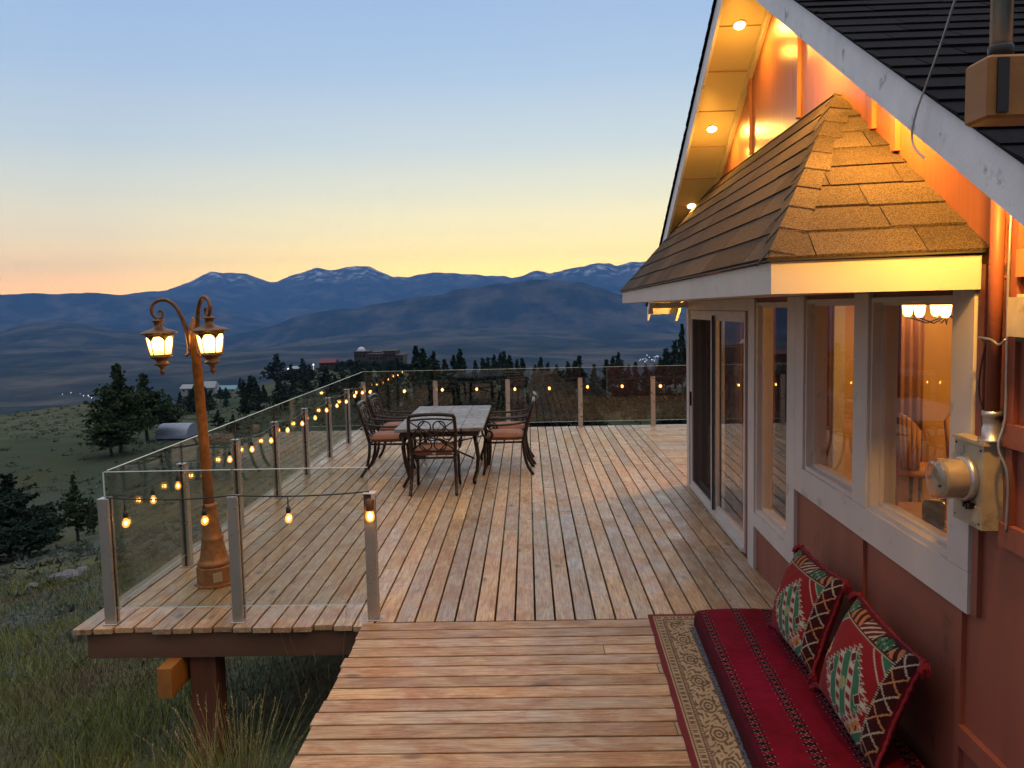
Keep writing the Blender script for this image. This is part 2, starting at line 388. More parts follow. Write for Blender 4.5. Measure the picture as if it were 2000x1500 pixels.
for (g,a),cz in zip(AZ,cl):
    row=[]
    for d in rad:
        if a is not None: y=d if True else 0; x=a*d; dd=d
        else: x=sin(g)*d*1.35; y=cos(g)*d*1.35; dd=d
        zv=hz(x,y,dd,cz)
        if a is None and d>20:
            bk=-9-dd*.02+mn.fractal(Vector((x,y,0))/(d*.5),1,2,3)*d*.02
            zv=bk
        elif a is None: zv=zn(x,y)
        row.append(gm.p(x,y,zv))
    cache.append(row)
n=len(cache)
for i in range(n):
    A_,B_=cache[i],cache[(i+1)%n]
    for j in range(len(rad)-1):
        gm.f.append([A_[j],A_[j+1],B_[j+1],B_[j]])
c0=gm.p(0,0,zn(0,0))
for i in range(n): gm.f.append([c0,cache[i][0],cache[(i+1)%n][0]])
def groundz(x,y):
    if y<=.1: return zn(x,y)
    a=max(-1.05,min(.85,x/y)); return hz(x,y,y,column(a))
m,nt,out=newmat('hillside_ground'); k=NT(nt); b=k.n('ShaderNodeBsdfPrincipled')
P=k.n('ShaderNodeNewGeometry').outputs['Position']
n1=k.noise(P,.35,6,.65); n2=k.noise(k.mapping(P,(1,1,1),(40,3,9)),.11,5,.6); n3=k.noise(P,7,5,.7); n4=k.noise(P,.0035,7,.62); n5=k.noise(k.mapping(P,(1,1,1),(800,3,9)),.014,6,.6)
near=k.mix(k.ramp(n1,[(.4,(0,0,0)),(.6,(1,1,1))]),(.10,.115,.045,1),(.095,.075,.052,1))
sage=k.mix(k.ramp(n3,[(.4,(0,0,0)),(.6,(1,1,1))]),(.048,.075,.058,1),(.095,.125,.105,1))
near=k.mix(k.ramp(n2,[(.42,(0,0,0)),(.56,(1,1,1))]),near,sage)
near=k.mix(k.ramp(n3,[(.25,(1,1,1)),(.5,(0,0,0))]),near,k.mix(1.0,near,(.4,.4,.4,1),'MULTIPLY'))
far=k.mix(k.ramp(n4,[(.45,(0,0,0)),(.62,(1,1,1))]),(.008,.016,.020,1),(.085,.078,.064,1))
far=k.mix(k.math('MULTIPLY',k.ramp(n5,[(.45,(0,0,0)),(.6,(1,1,1))]),.5),far,(.03,.045,.035,1))
mid=k.mix(k.ramp(n5,[(.42,(0,0,0)),(.6,(1,1,1))]),(.020,.036,.017,1),(.078,.092,.046,1))
mid=k.mix(k.ramp(n1,[(.35,(1,1,1)),(.55,(0,0,0))]),mid,(.028,.042,.026,1))
sp=k.n('ShaderNodeSeparateXYZ'); nt.links.new(P,sp.inputs[0]); yy=sp.outputs[1]; z_=sp.outputs[2]
f1=k.ramp(k.math('DIVIDE',yy,100),[(.18,(0,0,0)),(.6,(1,1,1))]); f2=k.ramp(k.math('DIVIDE',yy,2000),[(.25,(0,0,0)),(.7,(1,1,1))])
c=k.mix(f1,near,mid); c=k.mix(f2,c,far)
sn=k.math('MULTIPLY',k.ramp(k.math('DIVIDE',z_,1000),[(.41,(0,0,0)),(.55,(1,1,1))]),k.ramp(k.noise(k.mapping(P,(1,1,.25)),.006,8,.72),[(.50,(0,0,0)),(.62,(1,1,1))]))
c=k.mix(sn,c,(.55,.57,.62,1))
k.set(b,'Base Color',c); b.inputs['Roughness'].default_value=.95; b.inputs['Specular IOR Level'].default_value=.1
k.set(b,'Normal',k.bump(n3,.6,.08)); nt.links.new(b.outputs[0],out.inputs[0])
go=gm.build('ground',m,smooth=True); tag(go,'dusky hillside falling away to a valley and mountain ridges',kind='structure')

# haze: pale evening air in one closed box
hb=MB(); hb.box(-15200,12500,-400,14200,-2300,900)
m,nt,out=newmat('evening_haze'); v=nt.nodes.new('ShaderNodeVolumePrincipled')
v.inputs['Color'].default_value=(.16,.44,1.0,1); v.inputs['Density'].default_value=7.0e-5; v.inputs['Anisotropy'].default_value=0
nt.links.new(v.outputs[0],out.inputs[1])
ho=hb.build('haze',m); tag(ho,kind='stuff')

# ------------------------------------------------------------------ decks
rd=random.Random(3)
def board_y(mb,x0,x1,ya,yb,z1=0,th=.038):
    y=ya; first=True
    while y<yb-.01:
        L=rd.uniform(2.6,4.9); 
        if first and rd.random()<.5: L*=rd.uniform(.4,1)
        e=min(yb,y+L)
        if yb-e<.6: e=yb
        mb.cc=(rd.random(),rd.random(),rd.random())
        dz=rd.uniform(-.0012,.0012)
        mb.cbox(x0,x1,y+(.0 if first else .0018),e-.0018,z1-th+dz,z1+dz,.0022); y=e; first=False
def board_x(mb,y0,y1,xa,xb,z1=0,th=.038):
    x=xa; first=True
    while x<xb-.01:
        L=rd.uniform(1.4,4.2); e=min(xb,x+L)
        if xb-e<.5: e=xb
        mb.cc=(rd.random(),rd.random(),rd.random()); dz=rd.uniform(-.0012,.0012)
        mb.cbox(x+(0 if first else .0018),e-.0018,y0,y1,z1-th+dz,z1+dz,.0022); x=e; first=False
deck=empty('wooden_deck',(-.6,10.3,-.2),'large weathered plank deck with long boards running to the far glass railing','deck')
mb=MB(); x=-3.165; pw=.1385
while x<1.93:
    xe=min(x+pw-.014,1.93)
    ya=5.585+rd.uniform(-.022,.022) if x<-1.2 else 5.642
    ye=15.12 if x+pw<1.94 else 15.12
    board_y(mb,x,xe,ya,ye); x+=pw
y=10.2; x=1.937
y=5.7
while y<15.1:
    if y>9.4: board_x(mb,y,y+pw-.014,1.937,5.2)
    y+=pw
mb.build('deck_boards',M['deck'],deck,col=True)
mb=MB()
mb.box(-3.09,-1.19,5.625,5.665,-.225,-.042); 
mb.build('front_joist',M['beam'],deck)
mb=MB(); mb.box(-3.09,-3.05,5.668,15.05,-.225,-.042); mb.build('side_joist',M['beam'],deck)
mb=MB()
for i in range(11): mb.box(-2.7+i*.42,-2.66+i*.42,5.668,15.0,-.2,-.045)
mb.build('joists',M['beam'],deck)
mb=MB(); mb.box(-2.535,-2.44,5.44,14.6,-.43,-.228); g1=mb.build('girder',M['litbeam'],deck)
mb=MB(); mb.box(-2.41,-2.23,5.68,5.86,-1.5,-.228); mb.build('support_post',M['post'],deck)
mb=MB(); mb.box(-2.41,-2.23,10.6,10.78,-3.2,-.228); mb.build('support_post',M['post'],deck)
mb=MB(); mb.box(.4,.58,10.6,10.78,-3.2,-.228); mb.build('support_post',M['post'],deck)
walk=empty('wooden_walkway',(.3,3.6,-.1),'narrower walkway of crosswise planks in front of the big deck','walkway')
mb=MB(); y=5.635-.1435
i=0
while y>.9:
    xl=-1.165+rd.uniform(-.012,.012)
    board_x(mb,y,y+.1275,xl,2.0); y-=.1435
mb.build('walkway_boards',M['walk'],walk,col=True)
mb=MB(); mb.box(-1.13,-1.09,.9,5.60,-.23,-.042); mb.box(.4,.44,.9,5.6,-.23,-.042); mb.build('stringers',M['beam'],walk)

# ------------------------------------------------------------------ glass railings
PH=.885; GB=.11; GT=1.07; XL=-2.945; YF=5.70; YB=14.95
def rail_post(par,x,y,alongx):
    a,b=.0375,.0125
    mb=MB()
    if alongx: mb.cbox(x-a,x+a,y-a,y-b,0,PH,.003); mb.cbox(x-a,x+a,y+b,y+a,0,PH,.003); 
    else: mb.cbox(x-a,x-b,y-a,y+a,0,PH,.003); mb.cbox(x+b,x+a,y-a,y+a,0,PH,.003)
    mb.cbox(x-a-.012,x+a+.012,y-a-.012,y+a+.012,.001,.007,.002)
    P=mb.build('post',M['alu'],par)
    mb=MB()
    if alongx: mb.box(x-.027,x+.027,y-.0122,y+.0122,.004,PH-.004)
    else: mb.box(x-.0122,x+.0122,y-.027,y+.027,.004,PH-.004)
    mb.build('channel',M['alud'],P)
    mb=MB(); mb.cbox(x-a-.001,x+a+.001,y-a-.001,y+a+.001,PH,PH+.006,.002); mb.build('cap',M['alu'],P)
def pane(par,p0,p1,seal=True):
    (x0,y0),(x1,y1)=p0,p1; t=.005; g=.030
    mb=MB()
    if abs(y1-y0)<1e-6: mb.box(x0+.008,x1-.008,y0-t,y0+t,GB,GT)
    else: mb.box(x0-t,x0+t,y0+.008,y1-.008,GB,GT)
    P=mb.build('glass_panel',M['glass'],par)
    e=.0055
    for z0,z1,g2 in ((GT+.0005,GT+.004,.008),(GB-.004,GB-.0005,.03)):
        mb=MB()
        if abs(y1-y0)<1e-6: mb.box(x0+g2,x1-g2,y0-e,y0+e,z0,z1)
        else: mb.box(x0-e,x0+e,y0+g2,y1-g2,z0,z1)
        mb.build('polished_edge',M['edge'],P)
def seal(par,x,y):
    mb=MB(); mb.box(x-.006,x+.006,y-.006,y+.006,PH+.007,GT-.002); mb.build('joint_seal',M['alud'],par)
FX=[XL,-2.05,-1.107]
r1=empty('glass_railing',(-2.0,YF,0),'short glass railing with three square metal posts at the near edge of the deck','railing')
for x in FX[:]: rail_post(r1,x,YF,True)
pane(r1,(FX[0],YF),(FX[1],YF)); pane(r1,(FX[1],YF),(FX[2],YF))
mb=MB(); mb.box(XL-.004,XL+.004,YF-.004,YF+.004,PH+.008,GT-.001); mb.build('corner_edge',M['edge'],r1)
LY=[YF+1.3155*i for i in range(8)]
r2=empty('glass_railing',(XL,10.3,0),'long glass railing on the valley side of the deck behind the lamp post','railing')
for y in LY[1:7]: rail_post(r2,XL,y,False); seal(r2,XL,y)
LY[0]=YF+.0
for a,b_ in zip(LY,LY[1:]): pane(r2,(XL,a+(.05 if a==LY[0] else 0)),(XL,b_ if b_<14.8 else YB-.02))
r3=empty('glass_railing',(0,YB,0),'far glass railing across the end of the deck behind the dining table','railing')
BX=[XL+1.287*i for i in range(7)]
for i,x in enumerate(BX): rail_post(r3,x,YB,True); (seal(r3,x,YB) if i else 0)
for a,b_ in zip(BX,BX[1:]): pane(r3,(a,YB),(b_,YB))

# ------------------------------------------------------------------ string lights
def catenary(p,q,sag,n=10):
    return [(p[0]+(q[0]-p[0])*t,p[1]+(q[1]-p[1])*t,p[2]+(q[2]-p[2])*t-4*sag*t*(1-t)) for t in [i/n for i in range(n+1)]]
def string_set(name,nodes,bulbs,label,sags):
    st=empty(name,nodes[0],label,'string lights',None)
    mb=MB(); pts=[]
    for i,(a,b_) in enumerate(zip(nodes,nodes[1:])):
        pts+=catenary(a,b_,sags[i%len(sags)])[(1 if i else 0):]
    mb.tube(pts,.0052,6); mb.build('cable',M['black'],st,smooth=True)
    for (bx,by,bz) in bulbs:
        # height of the cable at that place
        q=min(pts,key=lambda p:(p[0]-bx)**2+(p[1]-by)**2)
        top=q[2]; 
        mb=MB(); mb.tube([(bx,by,top),(bx,by,bz+.075)],.0045,6); mb.lathe([(.006,0),(.016,-.006),(.017,-.042),(.013,-.047)],bx,by,bz+.085,10); s=mb.build('socket',M['black'],st,smooth=True)
        mb=MB(); mb.lathe([(.010,.034),(.017,.022),(.025,.004),(.024,-.012),(.015,-.027),(.002,-.032)],bx,by,bz,12); bl=mb.build('bulb',M['warmglow'],s,smooth=True,org=ORG[st.name])
        mb=MB(); mb.sphere((bx,by,bz+.001),.0095,8,6,1.6); mb.build('filament',M['core'],s,smooth=True,org=ORG[st.name])
    return st
zb=PH+.012
fn=[(FX[0]+.02,YF-.02,zb),(FX[1]+.0,YF-.02,zb),(FX[2],YF-.015,zb+.01)]
fb=[(-2.80,YF-.02,.715),(-2.25,YF-.02,.722),(-1.668,YF-.02,.728)]
string_set('string_lights',fn,fb,'black cable with glowing bulbs draped along the near glass railing',[.022,.018])
ln=[(XL+.05,y,zb) for y in [YF+.03]+LY[1:7]]+[(XL+.05,YB-.05,zb)]
lb=[]
for i in range(7):
    a,b_=LY[i],(LY[i+1])
    for f in ((.22,.72) if i else (.45,.80)): lb.append((XL+.058,a+(b_-a)*f+.02,.735+.012*((i*7+int(f*10))%3-1)))
string_set('string_lights',ln,lb,'cable of glowing bulbs draped along the valley side glass railing',[.05,.06,.045])
bn=[(x,YB-.05,zb) for x in BX]
bb=[]
for i in range(6):
    for f in ((.10,.575)): bb.append((BX[i]+1.287*f,YB-.06,.725-.012*((i+int(f*10))%2)))
string_set('string_lights',bn,bb,'cable of glowing bulbs draped along the far glass railing',[.035,.045])
# plug-end lamp taped on the last near post
t_=empty('post_end_bulb',(FX[2],YF-.05,.8),'glowing bulb in a dark socket taped to the top of the end post','light bulb')
mb=MB(); mb.cbox(FX[2]-.034,FX[2]+.034,YF-.044,YF-.0385,.70,.888,.002); mb.build('backing_plate',M['beam'],t_)
mb=MB(); mb.lathe([(.01,.0),(.026,-.01),(.027,-.08),(.02,-.088)],FX[2]+.012,YF-.075,.872,14); mb.build('socket',pr('amber_socket',(.12,.05,.02),.35,var=.3),t_,smooth=True)
mb=MB(); mb.lathe([(.014,.045),(.024,.03),(.031,.002),(.029,-.02),(.018,-.036),(.002,-.042)],FX[2]+.012,YF-.075,.748,14); mb.build('bulb',M['warmglow'],t_,smooth=True)
mb=MB(); mb.sphere((FX[2]+.012,YF-.075,.748),.017,8,6,1.6); mb.build('filament',M['core'],t_,smooth=True)
mb=MB(); mb.cbox(FX[2]-.042,FX[2]+.045,YF-.06,YF+.03,.894,.902,.003); mb.box(FX[2]+.02,FX[2]+.046,YF-.062,YF-.058,.86,.899); mb.build('tape',M['white'],t_)

# ------------------------------------------------------------------ lamp post
LX,LYp=-2.53,6.55
lp=empty('lamp_post',(LX,LYp,0),'copper coloured garden lamp post with three lit lanterns on scroll arms standing on the deck','lamp post')
mb=MB(); n8=8
mb.lathe([(.165,.001),(.165,.012),(.142,.018),(.140,.145),(.130,.155)],LX,LYp,0,8,ph=pi/8)
pb=mb.build('plinth',M['copper'],lp); 
mb=MB(); mb.lathe([(.128,.156),(.134,.172),(.126,.19),(.118,.196),(.108,.215),(.098,.26),(.088,.32),(.083,.35),(.088,.36),(.088,.376),(.080,.385),(.074,.43),(.066,.50),(.058,.58),(.056,.61),(.062,.622),(.062,.642),(.05,.652)],LX,LYp,0,24); mb.build('flared_base',M['copper'],lp,smooth=True)
mb=MB(); mb.lathe([(.043,.653),(.039,1.2),(.037,1.90),(.045,1.905),(.045,2.02),(.036,2.05),(.030,2.075),(.014,2.09),(.017,2.105),(.003,2.125)],LX,LYp,0,16); mb.build('pole',M['copper'],lp,smooth=True)
# maker's cover plate on the plinth
ang=radians(-62); dx,dy=cos(ang),sin(ang); px_,py_=-dy,dx
mb=MB(); c0_=(LX+dx*.131,LYp+dy*.131)
def q_(a,b_,z): return (c0_[0]+dx*a+px_*b_,c0_[1]+dy*a+py_*b_,z)
mb.hexa([q_(0,-.034,.045),q_(.012,-.034,.045),q_(.012,.034,.045),q_(0,.034,.045),q_(0,-.034,.118),q_(.012,-.034,.118),q_(.012,.034,.118),q_(0,.034,.118)])
mb.build('cover_plate',pr('tan_plate',(.42,.33,.22),.5),lp)
# frosted glass that glows more strongly round the bulb
m,nt,out=newmat('lantern_glass'); k=NT(nt); e=k.n('ShaderNodeEmission'); po=k.n('ShaderNodeNewGeometry').outputs['Position']; s3=k.n('ShaderNodeSeparateXYZ'); nt.links.new(po,s3.inputs[0])
hgt=k.math('DIVIDE',k.math('SUBTRACT',s3.outputs[2],1.84),.24)
k.set(e,0,k.ramp(hgt,[(.05,(1,.50,.09)),(.40,(1,.60,.19)),(.72,(1,.40,.04)),(1,(1,.28,.015))]))
stg=k.ramp(hgt,[(0,(.38,)*3),(.3,(1,)*3),(.58,(.75,)*3),(.82,(.22,)*3),(1,(.12,)*3)])
k.set(e,1,k.math('MULTIPLY',stg,10)); nt.links.new(e.outputs[0],out.inputs[0]); M['lanternglass']=m
PHL=.78
def lantern(ang,rad=.265):
    ca,sa=cos(ang),sin(ang); cx,cyy=LX+ca*rad,LYp+sa*rad
    arm=[(.046,1.86),(.05,1.95),(.062,2.04),(.085,2.13),(.125,2.215),(.18,2.262),(.235,2.268),(.283,2.245),(.306,2.20),(.298,2.155),(.268,2.128),(.236,2.132),(.221,2.155),(.228,2.180),(.246,2.186),(.256,2.172)]
    P=[(LX+ca*r,LYp+sa*r,z) for r,z in arm]
    # smooth the path
    S=[]
    for i in range(len(P)-1):
        p0,p1,p2,p3=[Vector(P[min(max(j,0),len(P)-1)]) for j in (i-1,i,i+1,i+2)]
        for s in range(4):
            t=s/4.; S.append(tuple(.5*((2*p1)+(-p0+p2)*t+(2*p0-5*p1+4*p2-p3)*t*t+(-p0+3*p1-3*p2+p3)*t**3)))
    S.append(P[-1]); nS=len(S); rr=[.0175-.008*(i/nS) for i in range(nS)]
    mb=MB(); mb.tube(S,rr,10)
    fx,fy=LX+ca*.052,LYp+sa*.052
    mb.tube([(fx,fy,1.885),(LX+ca*.056,LYp+sa*.056,1.835),(LX+ca*.082,LYp+sa*.082,1.828)],[.016,.015,.012],8)
    a=mb.build('arm',M['lanternmetal'],lp,smooth=True)
    ln_=MB()
    ln_.lathe([(.007,2.140),(.009,2.128),(.030,2.120),(.048,2.112),(.050,2.104),(.034,2.098),(.030,2.078),(.036,2.060),(.062,2.046),(.105,2.032),(.136,2.018),(.139,2.010),(.120,2.006),(.098,1.998),(.094,1.985)],cx,cyy,0,28,False)
    R_=ln_.build('lantern',M['lanternmetal'],lp,smooth=True)
    ln_=MB(); ln_.lathe([(.070,1.842),(.084,1.836),(.086,1.826),(.070,1.820),(.046,1.806),(.042,1.788),(.056,1.778),(.056,1.768),(.034,1.758),(.018,1.744),(.014,1.732),(.021,1.716),(.018,1.700),(.008,1.688),(.001,1.684)],cx,cyy,0,24,False)
    ln_.build('finial',M['lanternmetal'],R_,smooth=True)
    # cage with six arched openings
    nth,nz=72,26; cg=MB(); prof=lambda z: .0735+.025*((z-1.842)/.155)**.7
    V={}
    for j in range(nz+1):
        z=1.842+.155*j/nz
        for i in range(nth): V[i,j]=cg.p(cx+prof(z)*1.03*cos(2*pi*i/nth),cyy+prof(z)*1.03*sin(2*pi*i/nth),z)
    for j in range(nz):
        for i in range(nth):
            u=((i+.5)/nth*6+PHL)%1-.5; zc=(j+.5)/nz
            wmax=.455 if zc<.60 else .455*sqrt(max(0,1-((zc-.60)/.34)**2)) if zc<.94 else 0
            if zc<.04: wmax=0
            if abs(u)>wmax: cg.f.append([V[i,j],V[(i+1)%nth,j],V[(i+1)%nth,j+1],V[i,j+1]])
    co=cg.build('cage',M['lanternmetal'],R_,smooth=True); md=co.modifiers.new('s','SOLIDIFY'); md.thickness=.005; md.offset=1
    g_=MB(); g_.lathe([(.02,1.846),(.0725,1.848),(.083,1.90),(.0925,1.96),(.094,1.99),(.02,1.995)],cx,cyy,0,28,False); g_.build('glass',M['lanternglass'],R_,smooth=True)
for an in (radians(186),radians(-44),radians(84)): lantern(an)
lp.rotation_euler=(0,-.033,0)

# ------------------------------------------------------------------ house
HA=.022; HT=Vector((sin(HA),cos(HA),0)); HN=Vector((cos(HA),-sin(HA),0)); HO=Vector((1.665,0,0))
def W(u,t,z): v=HO-HN*u+HT*t; return (v.x,v.y,z)
def hbox(mb,u0,u1,t0,t1,z0,z1):       # u outward (towards the deck)
    mb.hexa([W(u1,t0,z0),W(u0,t0,z0),W(u0,t1,z0),W(u1,t1,z0),W(u1,t0,z1),W(u0,t0,z1),W(u0,t1,z1),W(u1,t1,z1)])
def hpoly(mb,u0,u1,pts):               # polygon in (t,z), extruded between u0 (in) and u1 (out)
    n=len(pts); a=[mb.p(*W(u1,t,z)) for t,z in pts]; b=[mb.p(*W(u0,t,z)) for t,z in pts]
    mb.f.append(a[::-1]); mb.f.append(b)
    for i in range(n): mb.f.append([a[i],a[(i+1)%n],b[(i+1)%n],b[i]])
house=empty('house',W(0,5.5,0),'red board and batten gabled house with white trimmed windows and a lit overhang','house')
def ghb(name,mat,boxes,par=house,sm=False):
    mb=MB()
    for b in boxes: hbox(mb,*b)
    return mb.build(name,mat,par)
WT=-.14; TE=9.90
# lower wall with its openings (openings: t0,t1,z0,z1)
op=[(3.45,4.34,1.06,2.15),(4.54,5.42,1.06,2.15),(5.79,6.70,.465,2.14),(7.06,9.76,.02,2.07)]
lw=[(WT,0,1.75,3.45,-.6,2.2),(WT,0,3.45,4.34,-.6,1.06),(WT,0,3.45,4.34,2.15,2.2),(WT,0,4.34,4.54,-.6,2.2),(WT,0,4.54,5.42,-.6,1.06),(WT,0,4.54,5.42,2.15,2.2),
 (WT,0,5.42,5.79,-.6,2.2),(WT,0,5.79,6.70,-.6,.465),(WT,0,5.79,6.70,2.14,2.2),(WT,0,6.70,7.06,-.6,2.2),(WT,0,7.06,9.76,-.6,.02),(WT,0,7.06,9.76,2.07,2.2),(WT,0,9.76,TE,-.6,2.2)]
mb=MB()
for b_ in lw: hbox(mb,*b_)
hbox(mb,-7.5,WT-.001,TE-.14,TE,-.6,2.2)       # far end wall
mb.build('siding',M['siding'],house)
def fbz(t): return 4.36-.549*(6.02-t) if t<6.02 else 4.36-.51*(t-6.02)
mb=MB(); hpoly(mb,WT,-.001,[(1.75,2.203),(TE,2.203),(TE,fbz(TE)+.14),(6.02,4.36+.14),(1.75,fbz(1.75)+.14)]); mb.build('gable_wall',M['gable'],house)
# battens
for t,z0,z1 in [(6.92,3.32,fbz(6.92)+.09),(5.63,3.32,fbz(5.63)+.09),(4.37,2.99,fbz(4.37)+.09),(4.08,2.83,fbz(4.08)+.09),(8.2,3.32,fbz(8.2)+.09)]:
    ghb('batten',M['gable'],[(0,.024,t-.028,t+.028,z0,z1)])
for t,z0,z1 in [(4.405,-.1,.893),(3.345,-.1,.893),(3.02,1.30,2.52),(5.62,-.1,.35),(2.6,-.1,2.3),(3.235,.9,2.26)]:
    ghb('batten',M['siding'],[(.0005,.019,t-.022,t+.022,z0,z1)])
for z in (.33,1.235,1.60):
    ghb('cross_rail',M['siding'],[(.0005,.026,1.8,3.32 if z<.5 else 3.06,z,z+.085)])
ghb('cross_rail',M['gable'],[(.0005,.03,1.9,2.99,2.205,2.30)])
# white trim
T0,T1=.0005,.026
def trim(*b): ghb('trim_board',M['white'],[(T0,T1,*b)])
trim(3.275,3.448,1.062,2.172); trim(4.342,4.538,1.062,2.172); trim(5.422,5.598,1.062,2.172)
trim(5.602,5.788,.352,2.172); trim(6.702,6.90,.0,2.172); trim(5.79,6.70,.352,.463); trim(9.765,TE+.02,.0,2.172)
trim(3.272,5.598,.893,1.060); trim(6.902,9.763,2.075,2.172)
# windows
def window(t0,t1,z0,z1):
    fr=.026
    mb=MB(); i0,i1=-.115,.012
    hbox(mb,i0,i1,t0+.001,t0+fr,z0+.001,z1-.001); hbox(mb,i0,i1,t1-fr,t1-.001,z0+.001,z1-.001)
    hbox(mb,i0,i1,t0+fr+.0005,t1-fr-.0005,z0+.001,z0+fr); hbox(mb,i0,i1,t0+fr+.0005,t1-fr-.0005,z1-fr,z1-.001)
    wn=mb.build('window',M['white'],house)
    mb=MB(); s=.014; a0,a1,b0,b1=t0+fr+.001,t1-fr-.001,z0+fr+.001,z1-fr-.001
    hbox(mb,-.075,-.03,a0,a0+s,b0,b1); hbox(mb,-.075,-.03,a1-s,a1,b0,b1); hbox(mb,-.075,-.03,a0+s,a1-s,b0,b0+s); hbox(mb,-.075,-.03,a0+s,a1-s,b1-s,b1)
    mb.build('sash',M['white'],wn)
    mb=MB(); mb.face([W(-.050,a0+s,b0+s),W(-.050,a1-s,b0+s),W(-.050,a1-s,b1-s),W(-.050,a0+s,b1-s)]); mb.build('pane',M['wglass'],wn)
for o_ in op[:3]: window(*o_)
# sliding door
t0,t1,z0,z1=op[3]
mb=MB(); fr=.045
hbox(mb,-.12,.014,t0+.001,t0+fr,z0+.001,z1-.001); hbox(mb,-.12,.014,t1-fr,t1-.001,z0+.001,z1-.001); hbox(mb,-.12,.014,t0+fr+.001,t1-fr-.001,z1-fr,z1-.001); hbox(mb,-.12,.03,t0+fr+.001,t1-fr-.001,z0+.001,z0+.035)
sd=mb.build('sliding_door',M['white'],house)
def leaf(a0,a1,u,scr):
    mb=MB(); s=.05; b0,b1=z0+.037,z1-fr-.002
    hbox(mb,u-.015,u+.015,a0,a0+s,b0,b1); hbox(mb,u-.015,u+.015,a1-s,a1,b0,b1); hbox(mb,u-.015,u+.015,a0+s,a1-s,b0,b0+s); hbox(mb,u-.015,u+.015,a0+s,a1-s,b1-s,b1)
    lf=mb.build('door_leaf',M['white'],sd)
    mb=MB(); mb.face([W(u,a0+s,b0+s),W(u,a1-s,b0+s),W(u,a1-s,b1-s),W(u,a0+s,b1-s)]); mb.build('pane',M['screen'] if scr else M['wglass'],lf)
    return lf
m,nt,out=newmat('fly_screen'); k=NT(nt); t=k.n('ShaderNodeBsdfTransparent'); t.inputs[0].default_value=(.6,.6,.6,1); d=k.n('ShaderNodeBsdfDiffuse'); d.inputs[0].default_value=(.08,.06,.05,1); mx=k.n('ShaderNodeMixShader'); mx.inputs[0].default_value=.5; nt.links.new(t.outputs[0],mx.inputs[1]); nt.links.new(d.outputs[0],mx.inputs[2]); nt.links.new(mx.outputs[0],out.inputs[0]); M['screen']=m
leaf(t0+fr+.002,8.46,-.035,False)
l2=leaf(8.50,t1-fr-.002,-.005,True)
leaf(8.40,t1-fr-.002,-.085,False)
mb=MB(); hbox(mb,.0105,.03,9.675,9.70,.98,1.14); mb.build('handle',M['black'],l2)
mb=MB(); hbox(mb,-.0,.012,8.463,8.497,z0+.04,z1-fr-.004); mb.build('gasket',M['alud'],sd)

# shingles: overlapping tabs cut to the outline of a roof face
def clip(poly,axis,val,keep_gt):
    o=[]; n=len(poly)
    for i in range(n):
        a,b=poly[i],poly[(i+1)%n]; da=(a[axis]-val)*(1 if keep_gt else -1); db=(b[axis]-val)*(1 if keep_gt else -1)
        if da>=0: o.append(a)
        if da*db<0:
            t=da/(da-db); o.append((a[0]+(b[0]-a[0])*t,a[1]+(b[1]-a[1])*t))
    return o
def shingles(mb,poly3,step,tab,th=.009,over=.0,seed=1,wob=.012):
    rs=random.Random(seed); P=[Vector(p) for p in poly3]
    e=(P[1]-P[0]).normalized(); nn=None
    for i in range(2,len(P)):
        c=(P[1]-P[0]).cross(P[i]-P[0])
        if c.length>1e-6: nn=c.normalized(); break
    if nn.z<0: nn=-nn
    s=nn.cross(e)
    if s.z<0: s=-s
    o=P[0]; L=[((p-o).dot(e),(p-o).dot(s)) for p in P]
    smax=max(q[1] for q in L); emin=min(q[0] for q in L); emax=max(q[0] for q in L)
    def to3(q,h): return o+e*q[0]+s*q[1]+nn*h
    r=0.; row=0
    while r<smax-.003:
        r1=min(smax,r+step); x=emin-rs.uniform(0,tab)
        while x<emax:
            wd=tab*rs.uniform(.7,1.35); x1=x+wd-.004
            dr=rs.uniform(-wob,0) if r>0 else 0
            q=clip(clip(clip(clip(L,0,x,True),0,x1,False),1,max(r+dr,-.0001),True),1,r1,False)
            if len(q)>=3:
                mb.cc=(rs.random(),rs.random(),0); t2=th*rs.uniform(.8,1.25)
                top=[mb.p(*to3(a,.001+t2*(1-max(0,(a[1]-r))/step*.92))) for a in q]
                bot=[mb.p(*to3(a,-.002)) for a in q]
                ar=sum(q[i][0]*q[(i+1)%len(q)][1]-q[(i+1)%len(q)][0]*q[i][1] for i in range(len(q)))
                f=top if ar*(e.cross(s).dot(nn))>0 else top[::-1]
                mb.f.append(f)
                for i in range(len(q)): mb.f.append([top[i],bot[i],bot[(i+1)%len(q)],top[(i+1)%len(q)]])
            x=x1+.004
        r=r1; row+=1
EZ=2.305
C1=W(.795,3.32,EZ); C2=W(.795,9.88,EZ); W1=W(-.0,3.215,EZ+.01); W2=W(0,9.95,EZ); A1=W(.0,4.925,3.305); A2=W(.0,8.30,3.305)
def dv(a,dz): return (a[0],a[1],a[2]+dz)
mb=MB()
for tri in ([W1,C1,A1],[C1,C2,A2,A1],[C2,W2,A2]):
    n=len(tri); tp=[mb.p(*dv(p,-.003)) for p in tri]; bt=[mb.p(*dv(p,-.010)) for p in tri]
    mb.f.append(tp); mb.f.append(bt[::-1])
    for i in range(n): mb.f.append([tp[i],tp[(i+1)%n],bt[(i+1)%n],bt[i]])
br_=mb.build('bay_roof',M['alud'],house)
mb=MB(); shingles(mb,[W1,C1,A1],.222,.42,.008,seed=4); mb.build('near_shingles',M['shingle'],br_,col=True)
mb=MB(); shingles(mb,[C1,C2,A2,A1],.158,.75,.0075,seed=5,wob=.008); mb.build('front_shingles',M['shingle'],br_,col=True)
mb=MB(); shingles(mb,[C2,W2,A2],.158,.5,.011,seed=6); mb.build('end_shingles',M['shingle'],br_,col=True)
